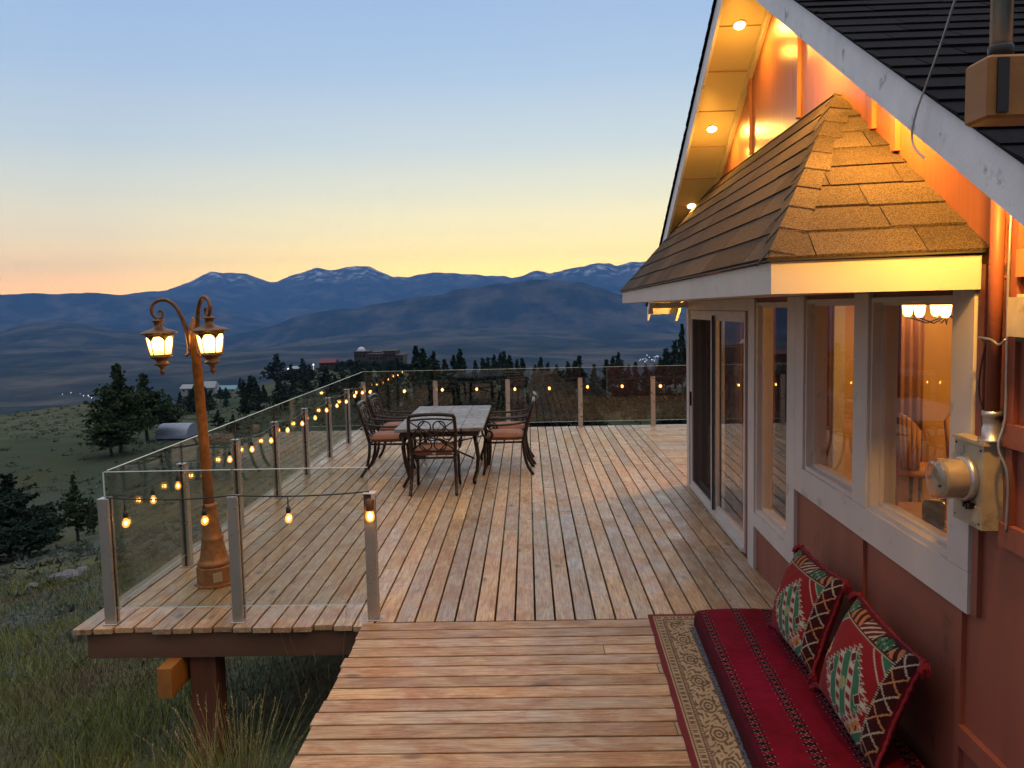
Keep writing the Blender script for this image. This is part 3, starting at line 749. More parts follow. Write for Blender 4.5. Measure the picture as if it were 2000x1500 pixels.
# hip cap shingles
mb=MB(); rs=random.Random(9); a=Vector(C1); b_=Vector(A1); L=(b_-a).length; dirn=(b_-a)/L; N1=(Vector(C1)-Vector(W1)).cross(Vector(A1)-Vector(W1)).normalized(); N2=(Vector(C2)-Vector(C1)).cross(Vector(A1)-Vector(C1)).normalized()
if N1.z<0: N1=-N1
if N2.z<0: N2=-N2
sd1=dirn.cross(N1); sd1=sd1 if sd1.dot(Vector(W1)-Vector(C1))>0 else -sd1
sd2=dirn.cross(N2); sd2=sd2 if sd2.dot(Vector(C2)-Vector(C1))>0 else -sd2
s_=.035
while s_<L-.05:
    e_=min(L-.01,s_+.26); mb.cc=(rs.random(),rs.random(),0)
    q0=a+dirn*s_; q1=a+dirn*e_; up1=Vector((0,0,.019)); up0=Vector((0,0,.010)); w1=.10+rs.uniform(-.01,.02); w2=w1*.7
    A_=[q0+sd1*w1+N1*.011,q0+up1,q0+sd2*w2+N2*.011]; B_=[q1+sd1*w1*.85+N1*.005,q1+up0,q1+sd2*w2*.85+N2*.005]
    ia=[mb.p(*v) for v in A_]; ib=[mb.p(*v) for v in B_]; ic=[mb.p(*(v-Vector((0,0,.012)))) for v in A_]
    mb.f+=[[ia[0],ia[1],ib[1],ib[0]],[ia[1],ia[2],ib[2],ib[1]],[ic[0],ic[1],ia[1],ia[0]],[ic[1],ic[2],ia[2],ia[1]]]
    s_+=.215
mb.build('hip_cap',M['shingle'],br_,col=True)
# bay fascia and soffit
def slab(mb,p,q,z0,z1,th,inward):
    p=Vector(p);q=Vector(q); d=(q-p).normalized(); nrm_=Vector(inward).normalized()*th
    mb.hexa([(p.x,p.y,z0),(q.x,q.y,z0),(q.x+nrm_.x,q.y+nrm_.y,z0),(p.x+nrm_.x,p.y+nrm_.y,z0),(p.x,p.y,z1),(q.x,q.y,z1),(q.x+nrm_.x,q.y+nrm_.y,z1),(p.x+nrm_.x,p.y+nrm_.y,z1)])
mb=MB(); slab(mb,W(.775,3.365,0),W(.775,9.84,0),2.168,2.292,.022,tuple(HN)); mb.build('bay_fascia',M['white'],house)
mb=MB(); slab(mb,W(.778,3.340,0),W(.02,3.242,0),2.168,2.296,.022,tuple(HT)); mb.build('bay_fascia',M['white'],house)
mb=MB(); slab(mb,W(.775,9.842,0),W(.02,9.90,0),2.168,2.292,.02,tuple(-HT)); mb.build('bay_fascia',M['white'],house)
mb=MB()
pts=[W(.75,3.39,0),W(.03,3.29,0),W(.03,9.82,0),W(.75,9.82,0)]
b8=[(x,y,2.176) for x,y,_ in pts]+[(x,y,2.19) for x,y,_ in pts]; mb.hexa(b8); mb.build('bay_soffit',M['white'],house)
mb=MB(); hbox(mb,.028,.46,9.86,9.92,2.10,2.165); hbox(mb,.42,.47,9.855,9.925,2.035,2.0995); mb.build('corner_bracket',M['white'],house)

# main roof
UO=.38
def slopebox(mb,u0,u1,ta,tb,dz0,dz1):
    pts=[]
    za,zb_=fbz(ta),fbz(tb)
    mb.hexa([W(u1,ta,za+dz0),W(u0,ta,za+dz0),W(u0,tb,zb_+dz0),W(u1,tb,zb_+dz0),W(u1,ta,za+dz1),W(u0,ta,za+dz1),W(u0,tb,zb_+dz1),W(u1,tb,zb_+dz1)])
for (a,b_,nm) in ((.5,6.02,'near'),(6.02,10.75,'far')):
    mb=MB(); 
    if nm=='near': slopebox(mb,UO-.022,UO,a,b_-.002,0,.158)
    else: slopebox(mb,UO-.022,UO,a+.002,b_,0,.158)
    o=mb.build('rake_fascia',M['fascia'],house)
    mb=MB(); slopebox(mb,.001,UO-.023,a+(.004 if nm=='far' else 0),b_-(.004 if nm=='near' else 0),.075,.088); mb.build('soffit',M['soffit'],house)
    mb=MB(); slopebox(mb,.001,.03,a+(.03 if nm=='far' else 0),b_-(.03 if nm=='near' else 0),-.012,.0745); mb.build('frieze_board',M['soffit'],house)
    mb=MB()
    slopebox(mb,-7.5,UO-.002,a,b_,.160,.176); mb.build('roof_deck',M['alud'],house)
# soffit joints
mb=MB(); t=6.5
while t<10.5: slopebox(mb,.032,UO-.024,t,t+.006,.068,.0748); t+=.42
t=1.6
while t<5.8: slopebox(mb,.032,UO-.024,t,t+.006,.068,.0748); t+=.42
o=mb.build('soffit_joints',pr('joint',(.35,.22,.10),.6),house); tag(o,kind='stuff')
mb=MB()
p0=W(-7.5,.5,fbz(.5)+.178); p1=W(UO+.02,.5,fbz(.5)+.178); p2=W(UO+.02,6.03,fbz(6.02)+.178); p3=W(-7.5,6.03,fbz(6.02)+.178)
shingles(mb,[p1,p0,p3,p2],.145,.33,.010,seed=12,wob=.008); mb.build('main_shingles',M['dshingle'],house,col=True)
mb=MB()
p0=W(UO+.02,10.75,fbz(10.75)+.178); p1=W(-7.5,10.75,fbz(10.75)+.178); p2=W(-7.5,6.01,fbz(6.02)+.178); p3=W(UO+.02,6.01,fbz(6.02)+.178)
shingles(mb,[p0,p1,p2,p3],.145,.9,.013,seed=13); mb.build('main_shingles',M['dshingle'],house,col=True)
# recessed soffit lights
def spot(loc,e,col_,size,blend,dirv,rad=.04):
    l=bpy.data.lights.new('soffit_lamp','SPOT'); l.energy=e; l.color=col_; l.spot_size=size; l.spot_blend=blend; l.shadow_soft_size=rad
    o=bpy.data.objects.new('soffit_lamp',l); COL.objects.link(o); o.location=loc; o.rotation_euler=Vector(dirv).to_track_quat('-Z','Y').to_euler(); return o
soffit_fills=[]
M['disc']=emit('led_disc',(1,.60,.22),30)
for i,t in enumerate((6.50,7.55,8.60,4.8,3.75,2.7)):
    z=fbz(t)+.0745; sl=.51 if t>6.02 else -.549
    c=Vector(W(.19,t,z)); tz=Vector((HT.x,HT.y,-sl)).normalized(); nn=Vector((HN.x,HN.y,0)).cross(tz); nn=nn if nn.z<0 else -nn
    mb=MB(); uu=-HN
    def dsc(r,h): return [tuple(c+(uu*cos(2*pi*k_/18)+tz*sin(2*pi*k_/18))*r+nn*h) for k_ in range(18)]
    A_=[mb.p(*q) for q in dsc(.056,.0005)]; B_=[mb.p(*q) for q in dsc(.056,.006)]; C_=[mb.p(*q) for q in dsc(.042,.006)]; D_=[mb.p(*q) for q in dsc(.042,.001)]
    for k_ in range(18):
        for u_,v_ in ((A_,B_),(B_,C_),(C_,D_)): mb.f.append([u_[k_],u_[(k_+1)%18],v_[(k_+1)%18],v_[k_]])
    r_=mb.build('downlight',M['white'],house)
    mb=MB(); mb.face(dsc(.041,.003)); mb.build('lens',M['disc'],r_)
    spot(tuple(c+nn*.03),16 if i<3 else (52 if i==5 else 80),(1,.47,.07),radians(165),.6,(nn.x,nn.y,nn.z))
    soffit_fills.append((tuple(c+nn*.26+uu*.0),4.5 if i<3 else 4))

# interior
M['iwall']=pr('interior_wall_paint',(.56,.36,.14),.6,var=.05,vscale=1)
M['ifloor']=pr('interior_floor',(.30,.17,.09),.35,var=.2,vscale=4)
M['curtain']=pr('curtain_cloth',(.36,.19,.12),.85,var=.1,vscale=3,stretch=(1,1,.1))
mb=MB(); hbox(mb,-7.3,WT-.002,2.0,TE-.142,-.05,.012); mb.build('floor',M['ifloor'],house)
mb=MB(); hbox(mb,-7.3,WT-.002,2.0,TE-.142,2.42,2.46); mb.build('ceiling',M['iwall'],house)
mb=MB(); hbox(mb,-5.1,-5.0,2.0,TE-.142,.013,2.419); hbox(mb,-4.999,WT-.002,2.35,2.40,.013,2.419); hbox(mb,-4.999,-.68,8.0,8.06,.013,2.419); mb.build('walls_and_light_block',M['iwall'],house)  # room walls, plus a cross wall added to keep the far end dark
def curtain(u0,t0,u1,t1,z0,z1,label,folds=9,amp=.03):
    mb=MB(); n=folds*8; a=Vector((u0,t0)); b_=Vector((u1,t1)); d=(b_-a); nn=Vector((-d.y,d.x)).normalized()
    col_=[]
    for i in range(n+1):
        q=a+d*(i/n)+nn*amp*sin(i/n*folds*2*pi)
        col_.append([mb.p(*W(q.x,q.y,z)) for z in (z0,(z0+z1)/2,z1)])
    for i in range(n):
        for j in range(2): mb.f.append([col_[i][j],col_[i+1][j],col_[i+1][j+1],col_[i][j+1]])
    o=mb.build('curtain',M['curtain'],smooth=True); md=o.modifiers.new('s','SOLIDIFY'); md.thickness=.004
    tag(o,label,'curtain'); return o
curtain(-.24,8.35,-.24,9.7,.05,2.35,'brown curtain hanging inside the sliding glass door',12)
curtain(-1.82,7.90,-1.52,7.90,.5,2.05,'folded orange curtain on the inner wall seen through the nearest window',4)
ghb('door_casing',M['white'],[(-1.12,-1.02,7.96,7.999,.013,2.2)])
# chandelier
ch=empty('chandelier',W(-1.75,7.3,2.1),'lit chandelier with small glass shades seen through the nearest window','chandelier')
mb=MB(); cxp=Vector(W(-1.75,7.3,0)); mb.tube([(cxp.x,cxp.y,2.41),(cxp.x,cxp.y,2.08)],.01,8)
shp=[]
for i in range(7):
    an=i*2*pi/7+.3; rr=.46 if i%2==0 else .36; shp.append((cxp.x+cos(an)*rr*.6,cxp.y+sin(an)*rr*1.15))
for sx_,sy_2 in shp: mb.tube([(cxp.x,cxp.y,2.0),((cxp.x+sx_)/2,(cxp.y+sy_2)/2,1.93),(sx_,sy_2,1.98)],.007,6)
mb.build('frame',M['iron'],ch)
M['shade']=emit('chandelier_shade',(1,.50,.12),13)
for sx_,sy_2 in shp:
    mb=MB(); mb.lathe([(.02,1.985),(.038,2.01),(.045,2.06),(.05,2.11)],sx_,sy_2,0,12); mb.build('shade',M['shade'],ch,smooth=True)
def plight(loc,e,c,r=.06,name='point_light'):
    l=bpy.data.lights.new(name,'POINT'); l.energy=e; l.color=c; l.shadow_soft_size=r; o=bpy.data.objects.new(name,l); COL.objects.link(o); o.location=loc
_q=W(-2.5,5.6,1.9); plight(_q,78,(1,.50,.09),.2)  # added room light without a fixture, set away from chandelier and curtain
for q_l,e_l in soffit_fills: plight(q_l,e_l,(1,.44,.055),.03,'soffit_fill')  # added points below the downlights, standing in for light bounced onto the soffit
# indoor round table, two chairs, side cabinet with things
def P2(u,t,z=0): return W(u,t,z)
M['tan']=pr('tan_upholstery',(.50,.27,.12),.7,var=.1)
def inchair(u,t,rz,label):
    c=P2(u,t); e_=empty('bar_stool',(c[0],c[1],.013),label,'stool','bar stools inside the house',rz)
    def bl(mb,name,mat):
        o=mb.build(name,mat,None,smooth=True); o.parent=e_; o.location=(0,0,0); return o
    mb=MB(); mb.lathe([(.05,.66),(.20,.67),(.215,.70),(.205,.735),(.05,.745)],0,0,0,20); bl(mb,'seat',M['tan'])
    mb=MB(); n=10
    for i in range(n):
        a0=-.75+1.5*i/n; a1=-.75+1.5*(i+1)/n
        f=lambda a_,r_,z_: (sin(a_)*r_,-cos(a_)*r_,z_)
        h0=1.20-.16*a0*a0*1.5; h1=1.20-.16*a1*a1*1.5
        mb.hexa([f(a0,.22,.74),f(a1,.22,.74),f(a1,.18,.74),f(a0,.18,.74),f(a0,.27,h0),f(a1,.27,h1),f(a1,.235,h1),f(a0,.235,h0)])
    bl(mb,'backrest',M['tan'])
    for sx2 in (-.14,.14):
        for sy2 in (-.14,.14):
            mb=MB(); mb.tube([(sx2,sy2,.67),(sx2*1.3,sy2*1.3,0)],[.018,.012],8); bl(mb,'leg',M['iron'])
inchair(-1.42,7.10,radians(-60),'tan bar stool with curved back left of the electric meter, seen through the glass')
inchair(-1.85,7.15,radians(150),'tan bar stool with its back turned, right of the other stool indoors')
cb=empty('side_cabinet',P2(-.45,4.3,.013),'low wooden cabinet standing just inside the nearest window','cabinet')
mb=MB(); hbox(mb,-.70,-.20,3.55,5.1,.02,.86); mb.build('carcass',pr('cabinet_wood',(.20,.10,.05),.5),cb)
mb=MB(); hbox(mb,-.73,-.18,3.5,5.15,.861,.90); mb.build('worktop',pr('cabinet_top',(.45,.25,.12),.12,var=.25,vscale=5),cb)
def onw_(name,label,cat,prof,u,t,mat,z=.9005):
    c=W(u,t,z); mb=MB(); mb.lathe(prof,c[0],c[1],z,18); o=mb.build(name,mat,smooth=True,org=c); tag(o,label,cat)
M['pot']=pr('dark_pot',(.05,.04,.035),.25,.3)
M['clear']=glassmat('tumbler_glass',(.95,.93,.9),.08)
onw_('storage_jar','dark round jar on the cabinet just inside the window','jar',[(.05,0),(.06,.01),(.06,.13),(.045,.15),(.02,.155)],-.42,4.55,M['pot'])
onw_('glass_bowl','clear glass bowl on the cabinet just inside the window','bowl',[(.04,0),(.11,.03),(.14,.07),(.135,.07),(.10,.032),(.03,.01)],-.38,4.05,M['clear'])
onw_('brass_candlestick','small brass candlestick at the far end of the window cabinet','candlestick',[(.035,0),(.01,.015),(.008,.10),(.02,.105),(.02,.12)],-.33,4.95,pr('brass',(.6,.38,.12),.25,1))
mb=MB(); hbox(mb,-.32,-.21,3.62,4.35,.901,.935); hbox(mb,-.30,-.23,3.75,4.2,.936,.955); o=mb.build('metal_tray',pr('tray_steel',(.6,.55,.5),.2,1),org=W(-.27,4,.9)); tag(o,'shiny metal tray lying along the window sill side of the cabinet','tray')
# lamp on the far corner wall: lights the end of the deck round the corner
cn=W(-.30,TE+.06,1.95); sc_=empty('wall_sconce',cn,'warm wall lamp round the far corner of the house above the deck','wall lamp')
mb=MB(); hbox(mb,-.36,-.24,TE+.001,TE+.03,1.85,2.02); mb.build('back_plate',M['iron'],sc_)
mb=MB(); c=W(-.30,TE+.10,0); mb.lathe([(.03,1.86),(.05,1.9),(.05,2.0),(.03,2.02)],c[0],c[1],0,12); mb.build('shade',emit('sconce_glass',(1,.6,.2),8),sc_,smooth=True)
c=W(-.30,TE+.24,1.90); plight(c,75,(1,.52,.13),.06)

# ------------------------------------------------------------------ utilities on the wall
mt_=empty('electric_meter',W(.04,3.19,1.28),'weathered cream electric meter box with round glass meter beside the window','electric meter')
M['cream']=pr('cream_enamel',(.40,.35,.25),.5,var=.18,vscale=9,dirt=((.16,.11,.05),8,.55))
mb=MB(); hbox(mb,.001,.075,3.08,3.30,1.28,1.595); mb.build('box',M['cream'],mt_)
mb=MB(); hbox(mb,-.0,.082,3.072,3.308,1.5955,1.608); mb.build('lid',M['cream'],mt_)
mb=MB(); hbox(mb,.0755,.0785,3.10,3.28,1.30,1.36); o=mb.build('cover_panel',M['cream'],mt_)
def axis_lathe(prof,t,z,n=28):
    mb=MB(); rings=[]
    for r,h in prof:
        rings.append([mb.p(*W(.0755+h,t+r*cos(2*pi*k_/n),z+r*sin(2*pi*k_/n))) for k_ in range(n)])
    for A_,B_ in zip(rings,rings[1:]):
        for k_ in range(n): mb.f.append([A_[k_],A_[(k_+1)%n],B_[(k_+1)%n],B_[k_]])
    mb.f.append(rings[-1]); return mb
mb=axis_lathe([(.084,0),(.088,.006),(.088,.022),(.080,.028)],3.19,1.455); mb.build('ring',M['alu2'],mt_,smooth=True)
mb=axis_lathe([(.074,.028),(.074,.098),(.068,.104)],3.19,1.455); mb.build('meter_body',pr('meter_body',(.55,.5,.42),.4),mt_,smooth=True)
mb=axis_lathe([(.077,.028),(.077,.115),(.072,.128),(.055,.133),(.001,.134)],3.19,1.455); mb.build('glass_cover',glassmat('meter_glass',(.84,.79,.70),.12,.02,.10),mt_,smooth=True)
mb=MB(); hbox(mb,.136,.139,3.165,3.215,1.47,1.485); c=axis_lathe([(.006,.107),(.006,.118),(.001,.119)],3.175,1.43,8); c.build('dial_stem',M['black'],mt_)
mb=axis_lathe([(.058,.1045),(.058,.1065),(.001,.107)],3.19,1.455); mb.build('dial_face',pr('dial_face',(.34,.32,.27),.5),mt_,smooth=False)
mb=MB(); hbox(mb,.1072,.1082,3.165,3.225,1.468,1.488); mb.build('display',M['alud'],mt_)
mb=MB(); hbox(mb,.0755,.0775,3.225,3.275,1.545,1.575); mb.build('name_plate',M['alu2'],mt_)
for t9,z9 in ((3.10,1.30),(3.28,1.30),(3.10,1.575),(3.285,1.58)):
    q9=W(.0756,t9,z9); mb=MB(); mb.sphere(q9,.0045,8,5); mb.build('screw',M['iron'],mt_)
mb=MB(); 
for i,(a_,b_) in enumerate(((3.13,1.352),(3.15,1.345),(3.17,1.35))): hbox(mb,.0755,.10,a_,a_+.01,b_,b_+.02)
mb.build('seal_tags',M['iron'],mt_)
cp=W(.036,3.105,1.6); cpd=empty('conduit_pipe',cp,'thick painted conduit pipe rising from the meter box to the eave','pipe')
mb=MB(); mb.tube([(cp[0],cp[1],1.72),(cp[0],cp[1],fbz(3.1)+.05)],.025,16); mb.build('pipe',M['siding'],cpd,smooth=True)
mb=MB(); mb.lathe([(.045,1.609),(.045,1.618),(.034,1.622),(.034,1.66),(.031,1.665),(.031,1.70),(.035,1.703),(.035,1.722)],cp[0],cp[1],0,16); mb.build('coupling',M['alu2'],cpd,smooth=True)
ub=empty('telecom_box',W(.04,2.82,2.0),'small pale grey cable box with two knobs on the orange wall at the right edge','junction box')
mb=MB(); hbox(mb,.001,.068,2.735,2.965,2.0,2.135); o=mb.build('box',M['cream'],ub); 
mb=MB(); hbox(mb,.02,.05,2.91,2.94,2.1355,2.145); mb.build('knob',M['white'],ub); mb=MB(); hbox(mb,.02,.05,2.84,2.87,2.1355,2.145); mb.build('knob',M['white'],ub)
mb=MB(); hbox(mb,.01,.06,2.84,2.92,1.985,1.9995); mb.build('cable_gland',M['alud'],ub)
def cable(pts,label,r=.0045,mat=None):
    mb=MB(); S=[]
    for i in range(len(pts)-1):
        p0,p1,p2,p3=[Vector(pts[min(max(j,0),len(pts)-1)]) for j in (i-1,i,i+1,i+2)]
        for s in range(6):
            t=s/6.; S.append(tuple(.5*((2*p1)+(-p0+p2)*t+(2*p0-5*p1+4*p2-p3)*t*t+(-p0+3*p1-3*p2+p3)*t**3)))
    S.append(pts[-1]); mb.tube(S,r,6); o=mb.build('cable',mat or M['alu2'],smooth=True,org=tuple(pts[0])); tag(o,label,'cable'); return o
cable([W(.072,2.96,1.99),W(.075,3.0,1.97),W(.07,3.06,1.985),W(.068,3.15,1.99),W(.02,3.18,1.97)],'thin grey cable running sideways from the cable box across the conduit')
cable([W(.03,3.03,2.45),W(.03,3.035,2.2),W(.03,3.03,1.9),W(.03,3.03,1.7),W(.05,3.03,1.6),W(.03,3.0,1.5),W(.03,3.0,1.3)],'vertical grey cable beside the conduit down past the meter box',.005)
cable([W(.03,3.16,1.98),W(.03,3.20,1.9),W(.03,3.215,1.78),W(.02,3.17,1.66)],'black cable loop hanging between window trim and conduit',.0035,M['black'])
cable([W(.05,2.85,1.985),W(.055,2.85,1.93),W(.06,2.83,1.87),W(.05,2.76,1.84),W(.03,2.66,1.85)],'white cable curving down from the cable box',.005,M['white'])
cable([W(.40,2.52,3.45),W(.40,2.62,3.15),W(.41,2.70,2.99),W(.41,2.82,2.86),W(.41,2.915,2.765),W(.41,2.95,2.69),W(.405,2.93,2.64),W(.395,2.88,2.60)],'thin loose wire drooping over the roof edge onto the white rake board',.004)
# service mast bracket above the eave
br2=empty('mast_beam',(1.05,1.95,2.52),'timber beam end tinted as if lit orange, carrying a metal pipe above the dark roof','beam')
mb=MB(); mb.cbox(.988,1.9,1.86,1.96,2.516,2.648,.006); mb.build('beam',M['litbeam'],br2)
mb=MB(); mb.box(1.5,1.57,1.865,1.955,fbz(1.9)-.1,2.515); mb.build('prop',M['beam'],br2)
mb=MB(); mb.box(1.006,1.030,1.855,1.8595,2.527,2.640); mb.build('strap',M['alud'],br2)
mb=MB(); mb.tube([(1.040,1.91,2.649),(1.040,1.91,3.6)],.0225,16); o=mb.build('mast_pipe',M['alu2'],smooth=True,org=(1.04,1.91,2.65)); tag(o,'galvanised metal pipe standing on the orange beam end above the roof','pipe')
mb=MB(); mb.lathe([(.026,2.65),(.026,2.675),(.023,2.68)],1.04,1.91,0,16); o=mb.build('collar',M['alud'],bpy.data.objects[o.name],smooth=True)

# ------------------------------------------------------------------ outdoor dining set
def rot2(x,y,a): return (x*cos(a)-y*sin(a),x*sin(a)+y*cos(a))
tbl=empty('dining_table',(-1.08,11.05,0),'rectangular stone topped patio table with black iron legs between the five chairs','table')
mb=MB(); mb.cbox(-1.60,-.545,9.88,12.22,.700,.742,.006); mb.build('table_top',M['marble'],tbl)
mb=MB(); mb.box(-1.54,-.605,9.94,9.975,.635,.699); mb.box(-1.54,-.605,12.125,12.16,.635,.699); mb.box(-1.54,-1.505,9.976,12.124,.635,.699); mb.box(-.64,-.605,9.976,12.124,.635,.699); mb.build('apron',M['iron'],tbl)
for sx in (-1,1):
    for sy in (-1,1):
        cx,cy0=-1.073+sx*.43,11.05+sy*.98
        P=[(cx,cy0,.634),(cx+sx*.02,cy0+sy*.03,.5),(cx+sx*.0,cy0+sy*.0,.3),(cx-sx*.03,cy0-sy*.06,.12),(cx+sx*.03,cy0+sy*.03,.012)]
        P=[(cx-sx*.02,cy0-sy*.02,.634),(cx+sx*.0,cy0+sy*.0,.52),(cx+sx*.02,cy0-sy*.02,.35),(cx-sx*.005,cy0-sy*.12,.18),(cx-sx*.05,cy0-sy*.18,.05),(cx-sx*.04,cy0-sy*.15,.006)] if sx>0 else P
        mb=MB(); mb.tube(P,[.026,.026,.024,.021,.02,.024][:len(P)],10); mb.build('leg',M['iron'],tbl,smooth=True)
mb=MB(); mb.tube([(-1.46,10.15,.33),(-1.073,10.9,.36),(-.68,10.15,.33)],.012,8); mb.tube([(-1.46,11.95,.33),(-1.073,11.2,.36),(-.68,11.95,.33)],.012,8); mb.tube([(-1.073,10.9,.36),(-1.073,11.2,.36)],.012,8); mb.build('stretcher',M['iron'],tbl,smooth=True)

def cat_smooth(P,k_=5):
    S=[]
    for i in range(len(P)-1):
        p0,p1,p2,p3=[Vector(P[min(max(j,0),len(P)-1)]) for j in (i-1,i,i+1,i+2)]
        for s in range(k_):
            t=s/k_; S.append(tuple(.5*((2*p1)+(-p0+p2)*t+(2*p0-5*p1+4*p2-p3)*t*t+(-p0+3*p1-3*p2+p3)*t**3)))
    S.append(tuple(P[-1])); return S
def make_chair():
    e_=empty('patio_chair',(0,0,0),'','chair','patio chairs round the stone table')
    def bl(mb,name,mat,par=None,sm=True): 
        o=mb.build(name,mat,None,smooth=sm); o.parent=par or e_; return o
    for s in (-1,1):
        mb=MB(); mb.tube(cat_smooth([(s*.245,.25,.42),(s*.25,.262,.28),(s*.252,.262,.12),(s*.258,.285,.012)]),.019,8); mb.sphere((s*.258,.285,.014),.02,8,5); bl(mb,'leg',M['iron'])
        mb=MB(); mb.tube(cat_smooth([(s*.25,-.235,.44),(s*.255,-.245,.28),(s*.262,-.285,.12),(s*.268,-.35,.012)]),.020,8); mb.sphere((s*.268,-.35,.014),.02,8,5); bl(mb,'leg',M['iron'])
    # back frame
    mb=MB()
    bk=lambda z: -.235-.30*(z-.44)**1.15 if z>.44 else -.235
    for s in (-1,1): mb.tube(cat_smooth([(s*.25,bk(.44),.44),(s*.262,bk(.6),.6),(s*.268,bk(.78),.78),(s*.262,bk(.9),.905),(s*.245,bk(.93)-.004,.925)]),[.021]*21,8)
    top=lambda x: .932+.018*(1-(x/.26)**2)
    mb.tube([(x/20*.26,bk(.93)-.006,top(x/20*.26)) for x in range(-20,21,2)],.021,8)
    mb.tube([(x/20*.262,bk(.88),top(x/20*.26)-.055) for x in range(-20,21,2)],.011,8)
    mb.tube([(x/20*.252,bk(.50),.505) for x in range(-20,21,4)],.012,8)
    mb.tube([(-.19,bk(.505),.51),(-.19,bk(.88),.885)],.001,4)
    bl(mb,'back_frame',M['iron'])
    mb=MB(); lean=Vector((0,-.33,1)).normalized()
    for cx,cz,rr in ((-.085,.80,.072),(.085,.80,.072),(-.085,.585,.072),(.085,.585,.072),(0,.69,.062),(-.17,.69,.05),(.17,.69,.05)):
        mb.ring((cx,bk(cz)+.002,cz),(1,0,0),tuple(lean),rr,.0085,22,6)
    for s in (-1,1):
        mb.tube([(s*.245,bk(.86),.86),(0,bk(.69),.69),(-s*.245,bk(.52),.525)],.0085,6)
        mb.tube([(s*.25,bk(.69),.69),(s*.08,bk(.86),.865)],.0085,6); mb.tube([(s*.25,bk(.69),.69),(s*.08,bk(.52),.52)],.0085,6)
    bl(mb,'lattice',M['iron'])
    for s in (-1,1):
        mb=MB(); mb.tube(cat_smooth([(s*.265,bk(.68),.69),(s*.30,-.12,.665),(s*.31,.05,.655),(s*.30,.20,.66),(s*.292,.27,.63),(s*.285,.29,.57),(s*.278,.26,.50),(s*.27,.20,.475),(s*.268,.16,.52),(s*.275,.19,.575),(s*.28,.23,.56)]),.0145,8); bl(mb,'armrest',M['iron'])
    mb=MB(); q=[(-.245,-.235,.425),(.245,-.235,.425),(.25,.25,.42),(-.25,.25,.42)]
    for a,b_ in zip(q,q[1:]+q[:1]): mb.tube([a,b_],.014,8)
    mb.tube([(-.25,.02,.418),(.25,.02,.418)],.009,6); bl(mb,'seat_frame',M['iron'])
    # rounded cushion
    mb=MB(); nx,ny=14,14; V={}
    def sup(u): return (1 if u>0 else -1)*(abs(u)**.55)
    for side in (1,-1):
        for i in range(nx+1):
            for j in range(ny+1):
                u,v=2*i/nx-1,2*j/ny-1
                x=.238*u; y=.0+.245*v; r_=max(abs(u),abs(v))
                h=.052*(1-r_**5)**.5 if r_<1 else 0
                cr=.02*(abs(u*v))**3
                V[side,i,j]=mb.p(x*(1-cr),y*(1-cr)+.005,.487+side*h+(.012*(1-u*u)*(1-v*v) if side>0 else 0))
        for i in range(nx):
            for j in range(ny):
                f=[V[side,i,j],V[side,i+1,j],V[side,i+1,j+1],V[side,i,j+1]]; mb.f.append(f if side>0 else f[::-1])
    cu=bl(mb,'cushion',M['cushion'])
    mb=MB(); mb.tube([(-.236,-.238,.487),(.236,-.238,.487),(.238,.248,.487),(-.238,.248,.487),(-.236,-.238,.487)],.006,6); bl(mb,'piping',M['cushion'],cu)
    mb=MB(); mb.box(-.012,.03,-.2405,-.239,.468,.486); mb.box(-.012,.03,-.242,-.2406,.468,.486); bl(mb,'care_tag',M['white'],cu,False)
    return e_
ch0=make_chair()
spots=[(-1.12,9.93,0,'black iron patio chair seen from behind at the near end of the stone table'),
 (-1.84,11.03,-pi/2+.03,'left side patio chair nearest the camera, facing the stone table'),
 (-1.86,11.93,-pi/2-.02,'left side patio chair further back, nearest the far railing corner'),
 (-.31,11.0,pi/2-.02,'right side patio chair nearest the camera, armrest toward the open deck'),
 (-.29,11.72,pi/2+.03,'right side patio chair further back, mostly hidden behind the nearer one')]
for i,(x,y,a,lab) in enumerate(spots):
    o=ch0 if i==0 else copy_tree(ch0); o.location=(x,y,.0005); o.rotation_euler=(0,0,a); o['label']=lab

# ------------------------------------------------------------------ rug, mattress, cushions
def frac(x): return x-floor(x)
RA=.036
rug0=(.79,5.685); 
def rugp(a,b_): return (rug0[0]+a*cos(RA)-b_*sin(-RA)*-1*0+ (-b_)*sin(RA), rug0[1]+a*sin(RA)*0 - b_*cos(RA))
TAN=(.40,.30,.18); BRN=(.13,.08,.045); RED=(.16,.02,.025); BLU=(.13,.14,.16)
def rugcol(a,b_,Wd,Ln):
    e=min(a,Wd-a,b_,Ln-b_)             # distance from edge
    along=b_ if min(a,Wd-a)<=min(b_,Ln-b_) else a
    if e<.034: return RED
    e2=e-.034
    if e2<.006: return TAN
    if e2<.062:
        q=frac(along/.047); r_=abs((e2-.034)/.028)
        d=abs(q-.5)*2
        if .25<d<.62 and r_<.62: return BRN
        if d<.2 and r_<.3: return BRN
        return TAN if r_<.8 else BRN
    if e2<.078: return BRN if frac(along/.016)<.6 or e2>.074 else TAN
    if e2<.215:
        c=(e2-.146)/.068; q=(frac(along/.30)-.5)*.30/.068
        r_=sqrt((q*.62)**2+(c*1.12)**2)
        nz=mn.noise(Vector((a*38,b_*38,3)))
        if r_<.24: return TAN if r_>.12 else BRN
        if r_<.42: return BRN
        if r_<.60: return TAN if nz>-.25 else BRN
        if r_<.74: return BRN
        s1=sin(along*95+3*sin(c*5+along*30)); 
        return BRN if (s1*cos(c*7+along*21)+nz*1.3)>.30 else TAN
    if e2<.222: return BRN
    if e2<.262: return BLU if mn.noise(Vector((a*60,b_*60,1)))>-.1 else (.05,.05,.06)
    return (.13,.015,.02)
mb=MB(); Wd,Ln=.98,2.9
xs=[i*.0038 for i in range(int(.31/.0038))]; xs+= [.31+i*.03 for i in range(int((Wd-.31)/.03)+1)]; xs[-1]=Wd
